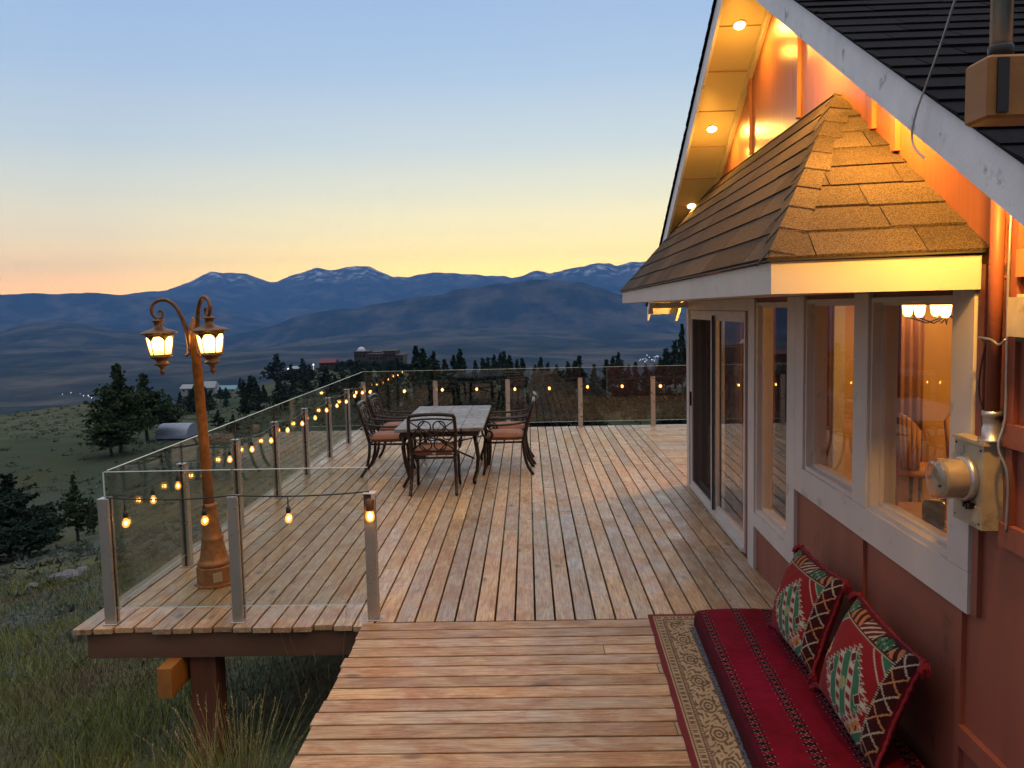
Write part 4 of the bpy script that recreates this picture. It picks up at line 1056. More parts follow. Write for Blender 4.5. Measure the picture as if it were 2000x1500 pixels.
ys=[i*.0048 for i in range(int(Ln/.0048)+1)]; V=[]
for b_ in ys:
    row=[]
    for a in xs:
        wv=.0025*sin(b_*7)+.002*sin(b_*19+1) if a<.02 else 0
        X0,Y0=rugp(a+wv,b_); z=.0035+.006+.0015*mn.noise(Vector((X0*4,Y0*4,0)))
        row.append(mb.p(X0,Y0,z,rugcol(a,b_,Wd,Ln)))
    V.append(row)
for j in range(len(ys)-1):
    for i in range(len(xs)-1): mb.f.append([V[j][i],V[j+1][i],V[j+1][i+1],V[j][i+1]])
# rim down to the boards
def skirt(line):
    lo=[mb.p(mb.v[q][0],mb.v[q][1],.0018,mb.c[q]) for q in line]
    for i in range(len(line)-1): mb.f.append([line[i],line[i+1],lo[i+1],lo[i]])
skirt(V[0]); skirt([r_[0] for r_ in V]); skirt(V[-1]); skirt([r_[-1] for r_ in V])
o=mb.build('rug',attrmat('rug_pile',.95,.5,500,.2),col=True,org=(1.2,4.3,.002)); tag(o,'red edged tan patterned rug lying along the wall under the mattress','rug')

# mattress under a red embroidered velvet cover
day=empty('floor_mattress',(1.4,4.1,.012),'low floor mattress under a crimson velvet cover with rows of small white flowers','mattress')
M0=Vector((1.068,5.43)); MAng=.045; MW,ML,MH=.71,2.75,.108
md_=Vector((-sin(MAng),-cos(MAng))); ms=Vector((cos(MAng)*1.0,-.01))
CR=(.23,.003,.013); CRD=(.055,.002,.008); WHT=(.36,.28,.26); DKR=(.025,.001,.006)
def mcol(s,l):   # s across, l along
    for k_,cs in enumerate((.045,.255,.455,.66)):
        d=s-cs-.006*mn.noise(Vector((l*2.2,k_*3.1,0)))
        if abs(d)<.045:
            q=frac(l/.056+ .5*k_); ql=(q-.5)*.056
            # little cross flower of white stitches on a dark patch
            r_=sqrt(d*d+ql*ql)
            for (fx,fy) in ((.013,.011),(-.013,.011),(.013,-.011),(-.013,-.011),(.030,0.002),(-.030,-.002),(0,.021),(0,-.021)):
                if abs(d-fx)<.0034 and abs(ql-fy)<.0022: return WHT
            if abs(d)<.028 and abs(ql)<.017: return DKR
    bar=.5+.5*sin(l*9+3*sin(s*2)); 
    n_=mn.noise(Vector((s*3,l*3,5)))*.25
    f=.8+n_+.12*sin(l*420)
    pink=max(0,min(1,(n_+.1)*1.6))
    return tuple(a*f for a in (CR[0]*.9+.05*pink,CR[1],CR[2]+.03*pink))
mb=MB(); prof=[]     # outline across: up the left side, over the top, down the right
for i in range(10): prof.append((-.006*sin(i/9*pi),.012+MH*i/9*.86,None))
for i in range(1,7):
    a=pi/2*i/6; prof.append((.022*(1-cos(a)),.012+MH*.86+.022*sin(a)*.9,None))
n_=180
for i in range(1,n_+1): prof.append((.022+(MW-.044)*i/n_,.0,i))
for i in range(1,7):
    a=pi/2*i/6; prof.append((MW-.022+.022*sin(a),.012+MH*.86+.022*cos(a)*.9,None))
prof.append((MW,.012,None))
nl=640; V=[]
for j in range(-8,nl+1):
    row=[]
    l=ML*max(j,0)/nl
    drop=0
    if j<0: drop=(-j)/8.
    for (s,z,ti) in prof:
        if ti is not None:
            top=.012+MH*.86+.0198+.010*sin(pi*(s/MW))+.011*mn.noise(Vector((s*2.5,l*2.2,0)))+.004*mn.noise(Vector((s*9,l*7,3)))+.0012*mn.noise(Vector((s*30,l*22,0)))
            zz_=top
        else: zz_=z
        ed=.0
        if j<0:
            zz_=.012+(zz_-.012)*cos(drop*pi/2)**.6 if drop<1 else .012
            ed=.02*sin(drop*pi/2)
        elif l<.02: zz_-=.004*(1-l/.02)
        p=M0+ms*s+md_*(l-ed)
        c_=mcol(s,l) if ti is not None else ((.075,.003,.01) if s<.3 else (.07,.003,.01))
        row.append(mb.p(p.x,p.y,zz_,c_))
    V.append(row)
for j in range(len(V)-1):
    for i in range(len(prof)-1): mb.f.append([V[j][i],V[j+1][i],V[j+1][i+1],V[j][i+1]])
mb.build('velvet_cover',attrmat('red_velvet',.85,.25,350,.0,var=.35),day,smooth=True,col=True)

# kilim cushions
def tri(x): return abs(frac(x)-.5)*2
def kcol(u,v):   # u 0..1 right along the wall toward the camera, v 0..1 upward
    RED2=(.22,.008,.012); DK=(.035,.006,.008); WH=(.40,.36,.27); GR=(.035,.14,.075); ORG_=(.48,.17,.05); MAR=(.09,.006,.012)
    # right band
    if u>.885:
        if u<.896: return WH if frac(v*46)<.5 else DK
        q=frac(v*6.2); c=(u-.945)/.052
        r_=abs(c)+abs(q-.5)*2
        saw=.12*tri(q*8)
        if abs(abs(c)-abs(q-.5)*2)<.07+saw*.8 and abs(c)<.95: return WH if int(v*6.2)%2 else (.42,.20,.08)
        if abs(c)>.92: return MAR
        return DK
    if v>.84:
        if v<.86: return (.45,.38,.24) if v>.848 else GR
        q=frac(u*5.0); c=(v-.925)/.06; kx=int(u*5)
        if abs(c)>.95: return MAR
        if kx%3==0: return GR if (abs(q-.5)*2+abs(c)*.8)<1.0 and tri(q*5+c)>.25 else WH if abs(c)<.8 and tri(q*4)>.7 else DK
        if kx%3==1: return (.40,.15,.05) if tri(q*2.5+c*.5)>.5 else DK
        return WH if tri(q*3-c*.7)>.62 else MAR
    U=u/.885; Vv=v/.84
    x=(U-.63); y=(Vv-.47)
    # corner steps with serrated white / green edges
    saw=.055*tri(y*13)
    for cxn,cyn in ((0,0),(1,0),(0,1),(1,1)):
        d=abs(U-cxn)*1.15+abs(Vv-cyn)*1.0+.06*tri((Vv-U*(1 if (cxn+cyn)%2 else -1))*7)
        if d<.30:
            if d>.26: return WH
            if d>.20: return GR if (cxn+cyn)%2 else RED2
            if d>.165: return WH
            return DK if (cxn+cyn)%2 else GR
    # central stepped lozenge
    sx=x*1.0; d=abs(x)*1.2+abs(y)*1.0
    saw2=.085*tri((y+abs(x)*.0)*19)+.0
    D=d+saw2
    if D<.50:
        if D>.472: return WH
        # diagonal green bars
        p=x*3.1+y*1.15; q2=frac(p*1.7+.25)
        if abs(x)<.04 and abs(y)<.06: return (.25,.30,.12)
        dd=abs(frac(x*4.2+.5)-.5)*2+abs(frac(y*3.3+.5)-.5)*2
        if dd<.38: return MAR
        if dd<.47: return WH
        if q2<.07 or .58<q2<.65: return WH
        if q2<.58: return GR
        return (.42,.40,.30) if tri(y*9)>.5 else RED2
    # small orange side stars
    for cx_,cy_2 in ((-.50,.10),(.30,-.26),(.22,-.36),(-.54,.0)):
        dx_,dy2=abs(x-cx_),abs(y-cy_2); d=dx_*1.25+dy2+.04*tri(dy2*22)
        if d<.15: return MAR if d<.045 else (ORG_ if d<.115 else WH)
    return RED2
def make_pillow(me_mat):
    mb=MB(); n_=210; nv=150; Wp,Hp=.80,.56; V={}
    def fr(u,v):
        a=(1-abs(2*u-1)**2.6)*(1-abs(2*v-1)**2.6); return a**.5
    for i in range(n_+1):
        for j in range(nv+1):
            u,v=i/n_,j/nv
            pin=1-.05*(sin(pi*v))*(abs(2*u-1)**2)
            piv=1-.06*(sin(pi*u))*(abs(2*v-1)**2)
            x=(u-.5)*Wp*pin; y=(v-.5)*Hp*piv
            V[i,j]=mb.p(x,.010+.125*fr(u,v)+.004*mn.noise(Vector((u*7,v*6,2))),y,kcol(u,v))
    for i in range(n_):
        for j in range(nv): mb.f.append([V[i,j],V[i,j+1],V[i+1,j+1],V[i+1,j]])
    return mb,Wp,Hp
KM=attrmat('kilim_weave',.9,.5,600,.15,var=.2)
FRG=pr('red_wool_fringe',(.20,.006,.015),.9,var=.3,vscale=40,bump=.5,bscale=200)
BKM=pr('pillow_back',(.10,.006,.012),.9,var=.2)
def pillow():
    e_=empty('kilim_cushion',(0,0,0),'','cushion','kilim cushions on the red mattress')
    mb,Wp,Hp=make_pillow(KM); f=mb.build('patterned_front',KM,None,smooth=True,col=True); f.parent=e_
    mb=MB(); n_=24; V={}
    for i in range(n_+1):
        for j in range(n_+1):
            u,v=i/n_,j/n_; a=max(0,(1-abs(2*u-1)**2.6)*(1-abs(2*v-1)**2.6))**.5
            pin=1-.05*(sin(pi*v))*(abs(2*u-1)**2); piv=1-.06*(sin(pi*u))*(abs(2*v-1)**2)
            V[i,j]=mb.p((u-.5)*Wp*pin,-.0-.085*a+.008,(v-.5)*Hp*piv)
    for i in range(n_):
        for j in range(n_): mb.f.append([V[i,j],V[i+1,j],V[i+1,j+1],V[i,j+1]])
    b_=mb.build('back',BKM,None,smooth=True); b_.parent=e_
    # fringe cord round the seam
    rs=random.Random(4); mb=MB(); pts=[]
    def ed(u,v):
        pin=1-.05*(sin(pi*v))*(abs(2*u-1)**2); piv=1-.06*(sin(pi*u))*(abs(2*v-1)**2); return ((u-.5)*Wp*pin,.009,(v-.5)*Hp*piv)
    path=[ed(i/60,1) for i in range(61)]+[ed(1,1-i/40) for i in range(1,41)]+[ed(1-i/60,0) for i in range(1,61)]+[ed(0,i/40) for i in range(1,41)]
    path=[(x+rs.uniform(-.003,.003),y+rs.uniform(-.003,.003),z+rs.uniform(-.003,.003)) for x,y,z in path]
    mb.tube(path,[.0075+rs.uniform(0,.004) for _ in path],7); c_=mb.build('corded_edge',FRG,None,smooth=True); c_.parent=e_
    for sx,sz in ((-1,1),(1,1),(1,-1),(-1,-1)):
        mb=MB(); cx,cz=sx*Wp/2,sz*Hp/2
        for _ in range(46):
            a=rs.uniform(-.9,.9)+(0 if sx>0 else pi); L=rs.uniform(.045,.085); ax_=(cos(a)*L*.6+sx*.012,rs.uniform(-.02,.035),sin(a)*L*.5*(1)-.02*(1 if sz>0 else .6))
            mb.tube([(cx,.01,cz),(cx+ax_[0]*.6,.01+ax_[1]*.6,cz+ax_[2]*.4),(cx+ax_[0],.01+ax_[1],cz+ax_[2]-.018)],[.0055,.005,.0035],5)
        mb.sphere((cx,.01,cz),.017,8,6); t_=mb.build('tassel',FRG,None,smooth=True); t_.parent=e_
    return e_
pl=pillow()
def place_pillow(o,t,zb_,ub,ut,roll,label,yaw=0):
    # bottom edge at offset ub from the wall, top edge leaning on the wall
    Hp=.56; dx=ub-ut; lean=math.asin(min(.9,dx/Hp))
    X=-HT; N_=-HN               # local x -> toward camera along wall, local y -> out from wall
    Zu=(Vector((0,0,1))*cos(lean)+HN*sin(lean)).normalized()
    Yv=(N_*cos(lean)+Vector((0,0,1))*sin(lean)).normalized()
    Xv=X
    # rolls about the pillow normal
    Xr=Xv*cos(roll)+Zu*sin(roll); Zr=-Xv*sin(roll)+Zu*cos(roll)
    c=Vector(W((ub+ut)/2,t,zb_+Hp/2*cos(lean)))
    Mx=Matrix(((Xr.x,Yv.x,Zr.x,c.x),(Xr.y,Yv.y,Zr.y,c.y),(Xr.z,Yv.z,Zr.z,c.z),(0,0,0,1)))@Matrix.Scale(.93,4)
    o.matrix_world=Mx; o['label']=label
place_pillow(pl,3.80,.14,.30,.10,radians(-2),'nearer of two red kilim cushions leaning on the wall, the one fully in view')
p2=copy_tree(pl); place_pillow(p2,4.72,.14,.29,.10,radians(2),'further of two red kilim cushions, partly hidden behind the nearer one, below the window post')

# ------------------------------------------------------------------ vegetation
def pine_mesh(h,spread,seed,kind='pine',dens=1.0,clump=.26,trunk_clear=.22):
    rs=random.Random(seed); tr=MB(); cr=MB()
    lean=rs.uniform(-.03,.03); R0=h*.018+.05
    axis=[(lean*z+.04*sin(z*1.3+seed),.03*sin(z*.9+seed*2),z) for z in [h*i/10 for i in range(11)]]
    tr.tube([(axis[0][0],axis[0][1],-.5)]+axis[1:],[R0*1.15]+[R0*(1-i/10.6) for i in range(1,11)],7)
    def ax_at(z):
        f=max(0,min(9.999,z/h*10)); i=int(f); a,b_=axis[i],axis[i+1]; t=f-i; return Vector(a)+(Vector(b_)-Vector(a))*t
    nb=int((62 if kind=='pine' else 74)*dens)
    for b_ in range(nb):
        f=trunk_clear+(1-trunk_clear)*((b_+rs.random())/nb)
        z=f*h; g=(f-trunk_clear)/(1-trunk_clear)
        if kind=='pine': L=spread*(.35+.9*sin(min(1,g*1.1+.18)*pi)**.7)*rs.uniform(.45,1.15)*(1-.55*g**2.2); rise=rs.uniform(-.05,.45)
        else: L=spread*(1.02-g)**.85*rs.uniform(.6,1.1)+.12; rise=rs.uniform(-.35,.08)
        an=rs.uniform(0,2*pi); o=ax_at(z); d=Vector((cos(an),sin(an),rise))
        if L>.5: tr.tube([tuple(o),tuple(o+d*L*.5+Vector((0,0,.04))),tuple(o+d*L*.92)],[R0*.28*(1-g*.6),R0*.16,R0*.06],4,False)
        nc=max(2,int(L/clump*1.9*dens**.3))
        for c_ in range(nc):
            t=.25+.78*(c_+rs.random()*.8)/nc if kind=='pine' else (.08+.92*(c_+rs.random())/nc)
            w=(.30 if kind=='pine' else .22)*L*(.4+t*.6) if kind=='pine' else .16*L+.05
            cc=o+d*L*t+Vector((rs.gauss(0,w*.45),rs.gauss(0,w*.45),rs.gauss(0,clump*.35)))
            for q in range(6):
                v=Vector((rs.gauss(0,1),rs.gauss(0,1),rs.gauss(.25,.8))).normalized(); s_=clump*rs.uniform(.55,1.25)
                pp=v.cross(Vector((rs.gauss(0,1),rs.gauss(0,1),rs.gauss(0,1)))).normalized()*s_*rs.uniform(.22,.46)
                a0=cc-v*s_*.25
                cr.f.append([cr.p(*(a0)),cr.p(*(a0+v*s_*.55+pp)),cr.p(*(a0+v*s_)),cr.p(*(a0+v*s_*.5-pp))])
    return tr,cr
def pine_proto(name,h,spread,seed,kind,dens,clump,mat):
    e_=empty(name,(0,0,0),'','tree'); tr,cr=pine_mesh(h,spread,seed,kind,dens,clump)
    a=tr.build('trunk',M['bark'],None,smooth=True); a.parent=e_; b_=cr.build('crown',mat,None); b_.parent=e_; return e_
def put(proto,x,y,sc_,lab,first,group=None,z=None,rz=0,cat='tree',sxy=None):
    o=proto if first else copy_tree(proto)
    o.location=(x,y,(groundz(x,y) if z is None else z)-.1); o.scale=(sxy or sc_,sxy or sc_,sc_); o.rotation_euler=(0,0,rz); o['label']=lab; o['category']=cat
    if group: o['group']=group
    return o
def tree_at(proto,H0,px,d,pytop,lab,first,group=None,wide=1.0):
    a,e=eray(px,pytop); x=a*d; g=groundz(x,d); h=H+e*d-g
    h=max(h,1.5); s_=h/H0; return put(proto,x,d,s_,lab,first,group,g,rt.uniform(0,6.28),sxy=s_*wide)
def eray_py(px,d,h):     # height above ground turned back into a reading of the photograph's scale
    a,e0=eray(px,700); g=groundz(a*d,d)+h; e=(g-H)/d
    return 700+(e0-e)*F
rt=random.Random(21)
big=pine_proto('pine_tree',7,2.0,5,'pine',2.9,.26,M['foliage'])
tree_at(big,7,226,52,712,'tallest ragged pine on the slope left of the lamp post',True)
tree_at(big,7,280,60,730,'broad pine just right of the tallest one, behind the lamp post',False,wide=1.15)
tree_at(big,7,212,50,800,'short bushy pine at the foot of the tallest pine',False,wide=1.5)
tree_at(big,7,330,75,770,'smaller dusky pine between the broad pine and the lamp pole',False,wide=1.2)
slim=pine_proto('pine_tree',6,1.5,8,'pine',1.5,.24,M['foliage'])
tree_at(slim,6,143,29,925,'thin open pine on the lower left slope with its trunk showing',True)
tree_at(slim,6,102,30,985,'small sparse pine left of the thin open pine',False)
tree_at(slim,6,182,31,1015,'small young pine right of the thin open pine near the corner post',False)
dk=pine_proto('pine_tree',5,1.8,14,'pine',2.4,.26,M['foliage2'])
tree_at(dk,5,8,26,925,'dark pine cut by the left edge of the picture, the taller one',True,wide=1.2)
tree_at(dk,5,52,25,1010,'low dark pine beside the left edge, the shorter one',False,wide=1.35)
tree_at(dk,5,-35,24,1000,'dark bushy pine outside the left edge of the picture',False,wide=1.4)
fir=[pine_proto('fir_tree',9,2.3,30+i,'fir',1.0+.1*i,.60,M['foliage2']) for i in range(3)]
pinz=[pine_proto('pine_tree',9,2.7,40+i,'pine',1.0,.60,M['foliage2']) for i in range(2)]
used=[False]*5; pr_=fir+pinz
G='dark conifers beyond the far railing'; LAB='dark conifer in the belt of trees beyond the railings'
def bt(k_,px,d,py,wide=1.0,lab=LAB,group=G):
    global used
    o=tree_at(pr_[k_],9,px,d,py,lab,not used[k_],group,wide); used[k_]=True; return o
for px,py,k_ in [(812,676,0),(827,681,1),(848,688,2),(838,700,3),(868,702,0),(884,694,1),(900,682,2),(928,704,0),(944,700,1),(953,698,0),(966,694,2),(977,690,1),(984,686,0),(996,694,2),(1008,702,1),(1020,700,0),
   (1056,698,0),(1046,712,2),(1068,708,1),(1086,712,2),(1110,706,1),(1131,695,0),(1122,705,2),(1184,703,0),(1196,697,1),(1209,688,2),(1241,706,0),(1226,712,1),(1262,712,2),(1160,712,0),(760,706,3),(742,712,4),(778,700,1),(1300,683,3),(1290,700,4),(1318,668,3)]:
    bt(k_,px,rt.uniform(95,150),py+rt.uniform(-1,1),1.0)
bt(0,1332,110,634,.55,'tall thin bare-trunked conifer rising highest beside the house wall',None)
for i in range(84):
    px=700+i*8.3+rt.uniform(-7,7); bt(rt.choice([0,1,2,3,4]),px,rt.uniform(38,80),rt.uniform(722,785),1.15)
for px,d,py,k_,w_ in [(539,230,694,3,1.3),(568,220,712,4,1.5),(590,215,702,3,1.3),(604,210,712,4,1.2),(380,120,752,4,1.2),(350,130,765,1,1.0),(405,110,770,3,1.2),(441,140,768,1,.9),(476,80,742,2,.8),(468,330,738,1,1.0),(500,90,770,3,1.3),(520,120,765,4,1.3),(556,130,745,3,1.2),(600,140,738,4,1.3),(640,130,735,0,1.2),(670,120,728,3,1.3),(700,110,722,4,1.2),(723,100,726,1,1.2),(425,70,800,4,1.2),(455,60,815,3,1.1)]:
    bt(k_,px,d,py,w_,'dark tree on the valley slope between the lamp post and the hilltop house','trees on the slope left of the table')

bush=pine_proto('bush',3,2.0,66,'pine',1.3,.55,M['foliage2']); bf=True
for px,d,py in [(652,290,714),(668,286,706),(684,284,703),(700,283,704),(716,282,707),(731,281,706),(748,282,708),(765,280,705),(783,281,708),(798,286,712),(640,288,718),(676,270,718),(706,268,717),(738,266,719),(770,268,716),(628,280,724),(815,284,716),(600,280,728),(658,262,724),(722,258,726),(690,255,727),(752,256,725)]:
    o=tree_at(bush,3,px,d,py,'low dark bush on the knoll below the domed hilltop house',bf,'bushes on the hilltop knoll',1.6); o['category']='bush'; bf=False
rb2=random.Random(8)
for i in range(34):
    px=rb2.uniform(360,720); d=rb2.uniform(90,230); bt(rb2.choice([3,4,3,1]),px,d,eray_py(px,d,rb2.uniform(2.5,5)),1.3,'dark tree on the valley slope between the lamp post and the hilltop house','trees on the slope left of the table')
# sagebrush and grass
def inview(rs,dmin,dmax,a0,a1,pw=1.0):
    d=dmin*(dmax/dmin)**(rs.random()**pw); a=rs.uniform(a0,a1); return a*d,d
rs=random.Random(77)
mb=MB()
zc={}
def gz(x,y):
    return groundz(x,y)
for i in range(5200):
    x,y=inview(rs,9,135,-.90,.25 if rs.random()<.25 else -.12)
    den=mn.noise(Vector((x*.11,y*.11,4)))
    if den<-.12 and rs.random()<.8: continue
    if x>-3.3 and y<16: continue
    z=gz(x,y); s_=rs.uniform(.08,.22)*(1+y*.012); g_=rs.random()
    cc=(.09+.05*g_,.12+.05*g_,.095+.045*g_) if rs.random()<.85 else (.05,.065,.035)
    mb.cc=cc
    for q in range(11):
        v=Vector((rs.gauss(0,1),rs.gauss(0,1),abs(rs.gauss(.3,.7)))).normalized(); pp=Vector((rs.gauss(0,1),rs.gauss(0,1),rs.gauss(0,1))).normalized()*s_*.35
        o_=Vector((x+rs.gauss(0,s_*.35),y+rs.gauss(0,s_*.35),z-.02)); mb.f.append([mb.p(*(o_-pp*.6)),mb.p(*(o_+pp*.6)),mb.p(*(o_+v*s_+pp*.3))])
o=mb.build('sagebrush',attrmat('sagebrush_leaves',.95,0,50,0,var=.4),col=True); tag(o,kind='stuff')
mb=MB()
for i in range(80000):
    x,y=inview(rs,3.4,20,-.98,-.02,.8)
    if x>-1.0: continue
    if x>-3.1 and y>5.55 and rs.random()<.6: continue
    if x>-2.0 and y>4.7 and rs.random()<.7: continue
    z=gz(x,y)-.02; n1=mn.noise(Vector((x*.5,y*.5,9))); hh=rs.uniform(.05,.15)*(1.25+n1)*(1.4 if rs.random()<.12 else 1)
    gg=rs.random(); yel=max(0,min(1,.5+n1*1.6))
    c_=tuple(a*(1-yel)+b_*yel for a,b_ in zip((.15,.125,.08),(.22,.26,.08))); c_=tuple(v*(.6+.8*gg) for v in c_)
    if rs.random()<.10: c_=(.24,.20,.12)
    mb.cc=c_; w_=.0022+.0005*y; an=rs.uniform(0,pi); dx,dy=cos(an)*w_,sin(an)*w_; lx,ly=rs.gauss(0,hh*.35),rs.gauss(0,hh*.35)
    mb.f.append([mb.p(x-dx,y-dy,z),mb.p(x+dx,y+dy,z),mb.p(x+lx,y+ly,z+hh)])
o=mb.build('dry_grass',attrmat('grass_blades',.9,0,50,0,var=.3),col=True); tag(o,kind='stuff')
# tall bunch grass by the walkway
def bunch(cx,cy,nbl,hmin,hmax,spr,lab,seed,straw=.5):
    rs=random.Random(seed); z0=zn(cx,cy)-.03; e_=empty('bunch_grass',(cx,cy,z0),lab,'grass tuft')
    bl,sd=MB(),MB()
    for i in range(nbl):
        an=rs.uniform(0,2*pi); r0=abs(rs.gauss(0,.07)); hh=rs.uniform(hmin,hmax); out_=rs.uniform(.05,spr)*hh; g=rs.random()
        bx,by=cx+cos(an)*r0,cy+sin(an)*r0; w_=rs.uniform(.0018,.0034)
        st=rs.random()<straw; bl.cc=(.23*(.6+.6*g),.22*(.6+.6*g),.09) if st else (.09*(.6+.8*g),.125*(.6+.8*g),.035)
        nseg=5; pts=[]
        for k_ in range(nseg+1):
            t=k_/nseg; pts.append((bx+cos(an)*out_*t**1.8,by+sin(an)*out_*t**1.8,z0+hh*(t-.12*t*t*(out_/hh)*2)))
        px_,py2=-sin(an)*w_,cos(an)*w_
        ids=[]
        for k_,(a,b_,c_) in enumerate(pts):
            f=1-.75*k_/nseg; ids.append((bl.p(a-px_*f,b_-py2*f,c_),bl.p(a+px_*f,b_+py2*f,c_)))
        for (a,b_),(c_,d_) in zip(ids,ids[1:]): bl.f.append([a,b_,d_,c_])
        if st and rs.random()<.5:
            t3=Vector(pts[-1]); dr=(t3-Vector(pts[-2])).normalized()
            for q in range(7):
                c_=t3-dr*.016*q; v=Vector((rs.gauss(0,1),rs.gauss(0,1),.6)).normalized()*.011
                sd.f.append([sd.p(*c_),sd.p(*(c_+v+dr*.012)),sd.p(*(c_+v*.4-dr*.004))])
    bl.build('blades',attrmat('bunch_blades',.85,0,50,0,var=.2),e_,col=True)
    if sd.f: sd.build('seed_heads',pr('seed_heads',(.34,.27,.15),.9),e_)
bunch(-1.52,4.12,480,.45,.98,.60,'large tuft of tall straw coloured grass growing up beside the walkway',5)
bunch(-1.75,3.75,260,.35,.85,.6,'green lower grass tuft at the bottom edge beside the tall straw tuft',6,.25)
bunch(-1.95,4.75,90,.3,.85,.7,'thin grass tuft growing in front of the deck support post',8,.6)
bunch(-1.33,5.25,9,.85,1.25,.35,'few thin grass stalks reaching up past the deck edge beside the walkway',11,1.0)
bunch(-2.9,4.6,60,.2,.45,.8,'small dry tuft on the slope left of the support post',12,.7)
# twigs and rocks
o=None
mb=MB(); a=Vector((-2.35,4.35,zn(-2.35,4.35)+.03)); pts=[a+Vector((-.28*t*3,-.10*t*3+.05*sin(t*9),0)) for t in [i/9 for i in range(10)]]
pts=[(p.x,p.y,zn(p.x,p.y)+.04+.03*sin(i*1.3)) for i,p in enumerate(pts)]
mb.tube(pts,[.010-.0007*i for i in range(10)],6); mb.tube([pts[4],(pts[4][0]-.1,pts[4][1]+.12,pts[4][2]+.05)],.004,5); o=mb.build('fallen_branch',pr('pale_dead_wood',(.26,.21,.16),.85),smooth=True,org=pts[0]); tag(o,'pale fallen branch lying in the dry grass left of the support post','branch')
rs=random.Random(5)
def rock(px,py,d,s_,lab,mat):
    a,e=eray(px,py); x=a*d; z=groundz(x,d)
    mb=MB(); mb.sphere((x,d,z+s_*.15),s_,12,8,.6)
    mb.v=[(q[0]+s_*.3*mn.noise(Vector(q)*1.6/s_),q[1]+s_*.3*mn.noise(Vector(q)*1.7/s_+Vector((5,0,0))),q[2]+s_*.22*mn.noise(Vector(q)*1.9/s_)) for q in mb.v]
    o=mb.build('rock',mat,org=(x,d,z)); tag(o,lab,'rock')
RK=pr('pale_rock',(.14,.14,.145),.9,var=.35,vscale=5,bump=.5)
rock(135,1122,17.5,.30,'largest pale rock under the thin pine on the lower left slope',RK); rock(112,1112,18,.20,'middle sized pale rock just left of the largest rock',RK); rock(158,1108,18.6,.18,'small pale rock right of the largest rock',RK)
rock(62,1128,17,.16,'small grey rock between the left edge and the rock cluster',RK)

# ------------------------------------------------------------------ distant buildings
def cam_xyz(px,py,d): a,e=eray(px,py); return a*d,d,H+e*d
STU=pr('tan_stucco',(.06,.05,.042),.9,var=.2,vscale=.5); RRF=pr('red_roof',(.13,.02,.02),.7); WRF=pr('pale_metal_roof',(.24,.28,.30),.5,var=.15,vscale=.6); TRF=pr('teal_metal_roof',(.10,.26,.28),.5); DW=pr('dark_window',(.02,.022,.03),.2)
d=300.; hx0,_,_=cam_xyz(693,712,d); hx1,_,_=cam_xyz(790,712,d); gz0=min(groundz(hx0,d),groundz(hx1,d)); 
base=cam_xyz(740,712,d)[2]
hb_=empty('hilltop_house',((hx0+hx1)/2,d,base),'large flat roofed tan house with a white dome on the hilltop knoll','building')
def zz(py): return cam_xyz(740,py,d)[2]
def hx(px): return cam_xyz(px,700,d)[0]
for (a,b_,p1,dy) in [(694,720,687,0),(721,750,692,-1),(751,774,687,1),(775,790,695,-1),(702,742,689.5,4)]:
    mb=MB(); mb.box(hx(a),hx(b_),d-2+dy,d+8+dy,base-6,zz(p1)); w_=mb.build('wing',STU,hb_)
    mb=MB(); mb.box(hx(a)-.2,hx(b_)+.2,d-2.2+dy,d+8.2+dy,zz(p1)+.01,zz(p1)+.35); mb.build('parapet',STU,w_)
    n_=int((b_-a)/7)
    for i in range(n_):
        mb=MB(); x0=hx(a+3+i*7); mb.box(x0,x0+.75,d-2.06+dy,d-1.98+dy,zz(p1+9),zz(p1+5)); mb.build('window',DW,w_)
mb=MB(); mb.sphere((hx(703),d+3,zz(685.5)),1.5,20,14); mb.lathe([(1.55,-.8),(1.55,.1)],hx(703),d+3,zz(685.5),20); mb.build('dome',pr('white_dome',(.5,.52,.56),.5),hb_,smooth=True)
def gable(name,px0,px1,pyb,pyt,d,mat,wall,lab,cat='house',rot=0,roofh=.45,deep=6):
    x0,_,zb_=cam_xyz(px0,pyb,d); x1=cam_xyz(px1,pyb,d)[0]; zt=cam_xyz(px0,pyt,d)[2]; ze=zb_+(zt-zb_)*(1-roofh)
    e_=empty(name,((x0+x1)/2,d,zb_),lab,cat)
    mb=MB(); mb.box(x0+.3,x1-.3,d,d+deep,zb_-5,ze); wl_=mb.build('wall',wall,e_)
    mb=MB(); ym=d+deep/2; r=[(x0,d-.4,ze+.01),(x1,d-.4,ze+.01),(x1,d+deep+.4,ze+.01),(x0,d+deep+.4,ze+.01),(x0+.2,ym,zt),(x1-.2,ym,zt)]
    i=[mb.p(*q) for q in r]; mb.f+=[[i[0],i[1],i[5],i[4]],[i[2],i[3],i[4],i[5]],[i[0],i[4],i[3]],[i[1],i[2],i[5]],[i[3],i[2],i[1],i[0]]]; mb.build('roof',mat,e_)
    for k_ in range(3):
        xx=x0+(x1-x0)*(.2+.28*k_); mb=MB(); mb.box(xx,xx+(x1-x0)*.10,d-.05,d+.02,zb_+(ze-zb_)*.35,zb_+(ze-zb_)*.8); mb.build('window',DW,wl_)
    return e_
gable('farmhouse',622,656,717,702,285,RRF,STU,'low house with a dull red roof on the hill left of the domed house')
gable('farm_shed',351,384,768,752,380,WRF,WRF,'white roofed shed left of the lamp pole in the valley','shed')
gable('farm_shed',384,421,772,746,390,WRF,WRF,'taller white roofed building just right of the lamp pole in the valley','shed')
gable('farm_shed',424,461,766,754,375,TRF,WRF,'long low teal roofed shed right of the lamp pole in the valley','shed',roofh=.55)
gable('farmhouse',560,585,726,716,330,WRF,STU,'tiny pale roofed house between two dark trees left of the red roofed house')
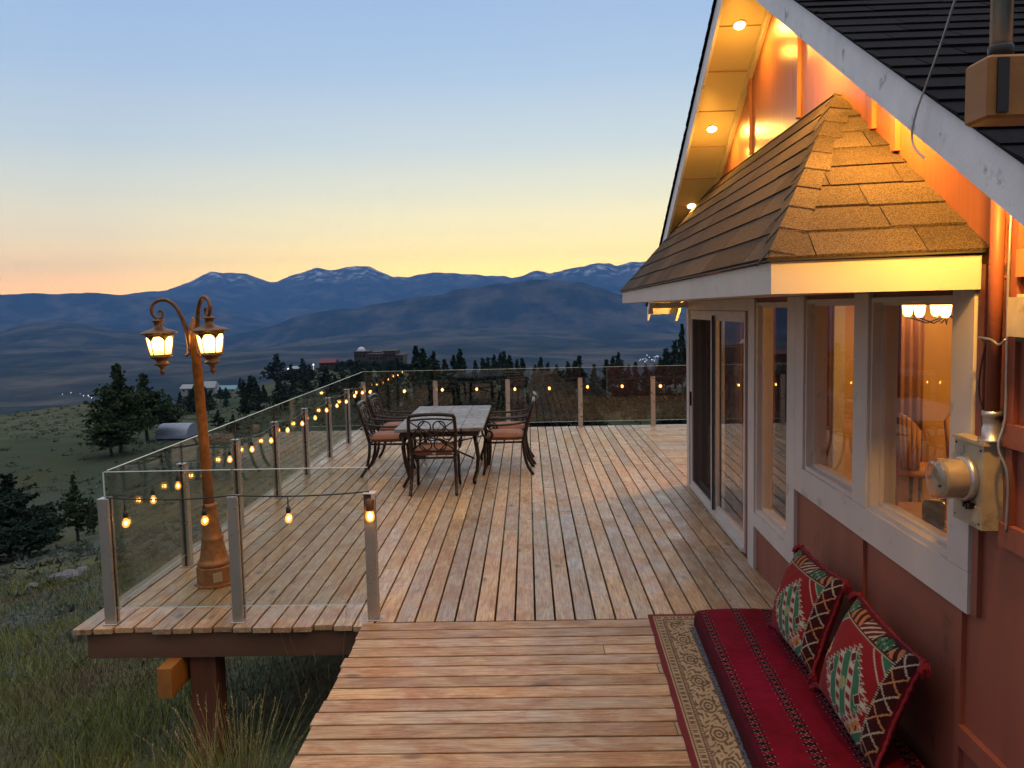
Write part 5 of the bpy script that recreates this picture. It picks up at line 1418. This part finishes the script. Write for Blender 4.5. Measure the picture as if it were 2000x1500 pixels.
# rounded metal hut behind the left railing
x0,dq,zb_=cam_xyz(350,872,62.); e_=empty('metal_hut',(x0,dq,zb_),'small hut with a rounded blue-grey metal roof behind the valley side railing','hut')
zb_=max(zb_,groundz(x0,62)+.0)
mb=MB(); n_=14; A_=[];B_=[]
for i in range(n_+1):
    a=pi*i/n_; A_.append(mb.p(x0-1.15,62+cos(a)*1.4,zb_+.25+sin(a)*.95)); B_.append(mb.p(x0+1.15,62+cos(a)*1.4,zb_+.25+sin(a)*.95))
for i in range(n_): mb.f.append([A_[i],A_[i+1],B_[i+1],B_[i]])
mb.f.append(A_); mb.f.append(B_[::-1]); mb.build('roof',pr('hut_metal',(.22,.27,.34),.4,.3),e_,smooth=False)
mb=MB(); mb.box(x0-1.1,x0+1.1,60.7,63.3,zb_-1.2,zb_+.249); mb.build('wall',STU,e_)
# pole in the yard
x0,dq,zb_=cam_xyz(350,815,80.); g_=groundz(x0,80.); mb=MB(); mb.tube([(x0,80,g_-.3),(x0,80,cam_xyz(350,793,80.)[2])],.05,6); o=mb.build('pole',M['alu2'],org=(x0,80,g_)); tag(o,'thin metal pole standing in the yard behind the lamp post','pole')
# lights of the town and farms
TL=emit('town_light',(.85,.88,1.0),1.6); rs=random.Random(3)
tp=None
def tl(px,py,d,r,col_,lab,grp):
    x,y,z=cam_xyz(px,py,d); g=groundz(x,y); z=max(z,g+r+.5)
    mb=MB(); mb.tube([(0,0,-r-1.5),(0,0,-r*.5)],r*.15,5); mb.sphere((0,0,0),r,8,6); o=mb.build('street_light',col_); o.location=(x,y,z); tag(o,lab,'street light',grp)
for i in range(26):
    tl(1248+rs.random()*52,693+rs.random()*13,2350,rs.uniform(.6,1.1),TL,'tiny white light of the distant town beside the house wall','lights of the distant town')
for i in range(7): tl(rs.uniform(120,180),rs.uniform(765,788),1500,rs.uniform(.4,.8),TL,'tiny white light on the dark valley floor at far left','lights on the valley floor')
tl(563,721,328,.35,emit('pink_light',(1,.25,.3),6),'pinkish light beside the tiny pale roofed house',None); tl(612,712,284,.30,TL,'white light by the red roofed house on the hill',None)

# ------------------------------------------------------------------ render settings
sc.view_settings.view_transform='Standard'; sc.view_settings.look='None'; sc.view_settings.exposure=.2; sc.view_settings.gamma=1
sc.render.engine='CYCLES'; cy=sc.cycles
cy.use_denoising=True; cy.max_bounces=10; cy.transparent_max_bounces=24; cy.diffuse_bounces=3; cy.glossy_bounces=4; cy.volume_bounces=0; cy.sample_clamp_indirect=4
cy.use_light_tree=True; cy.caustics_reflective=False; cy.caustics_refractive=False
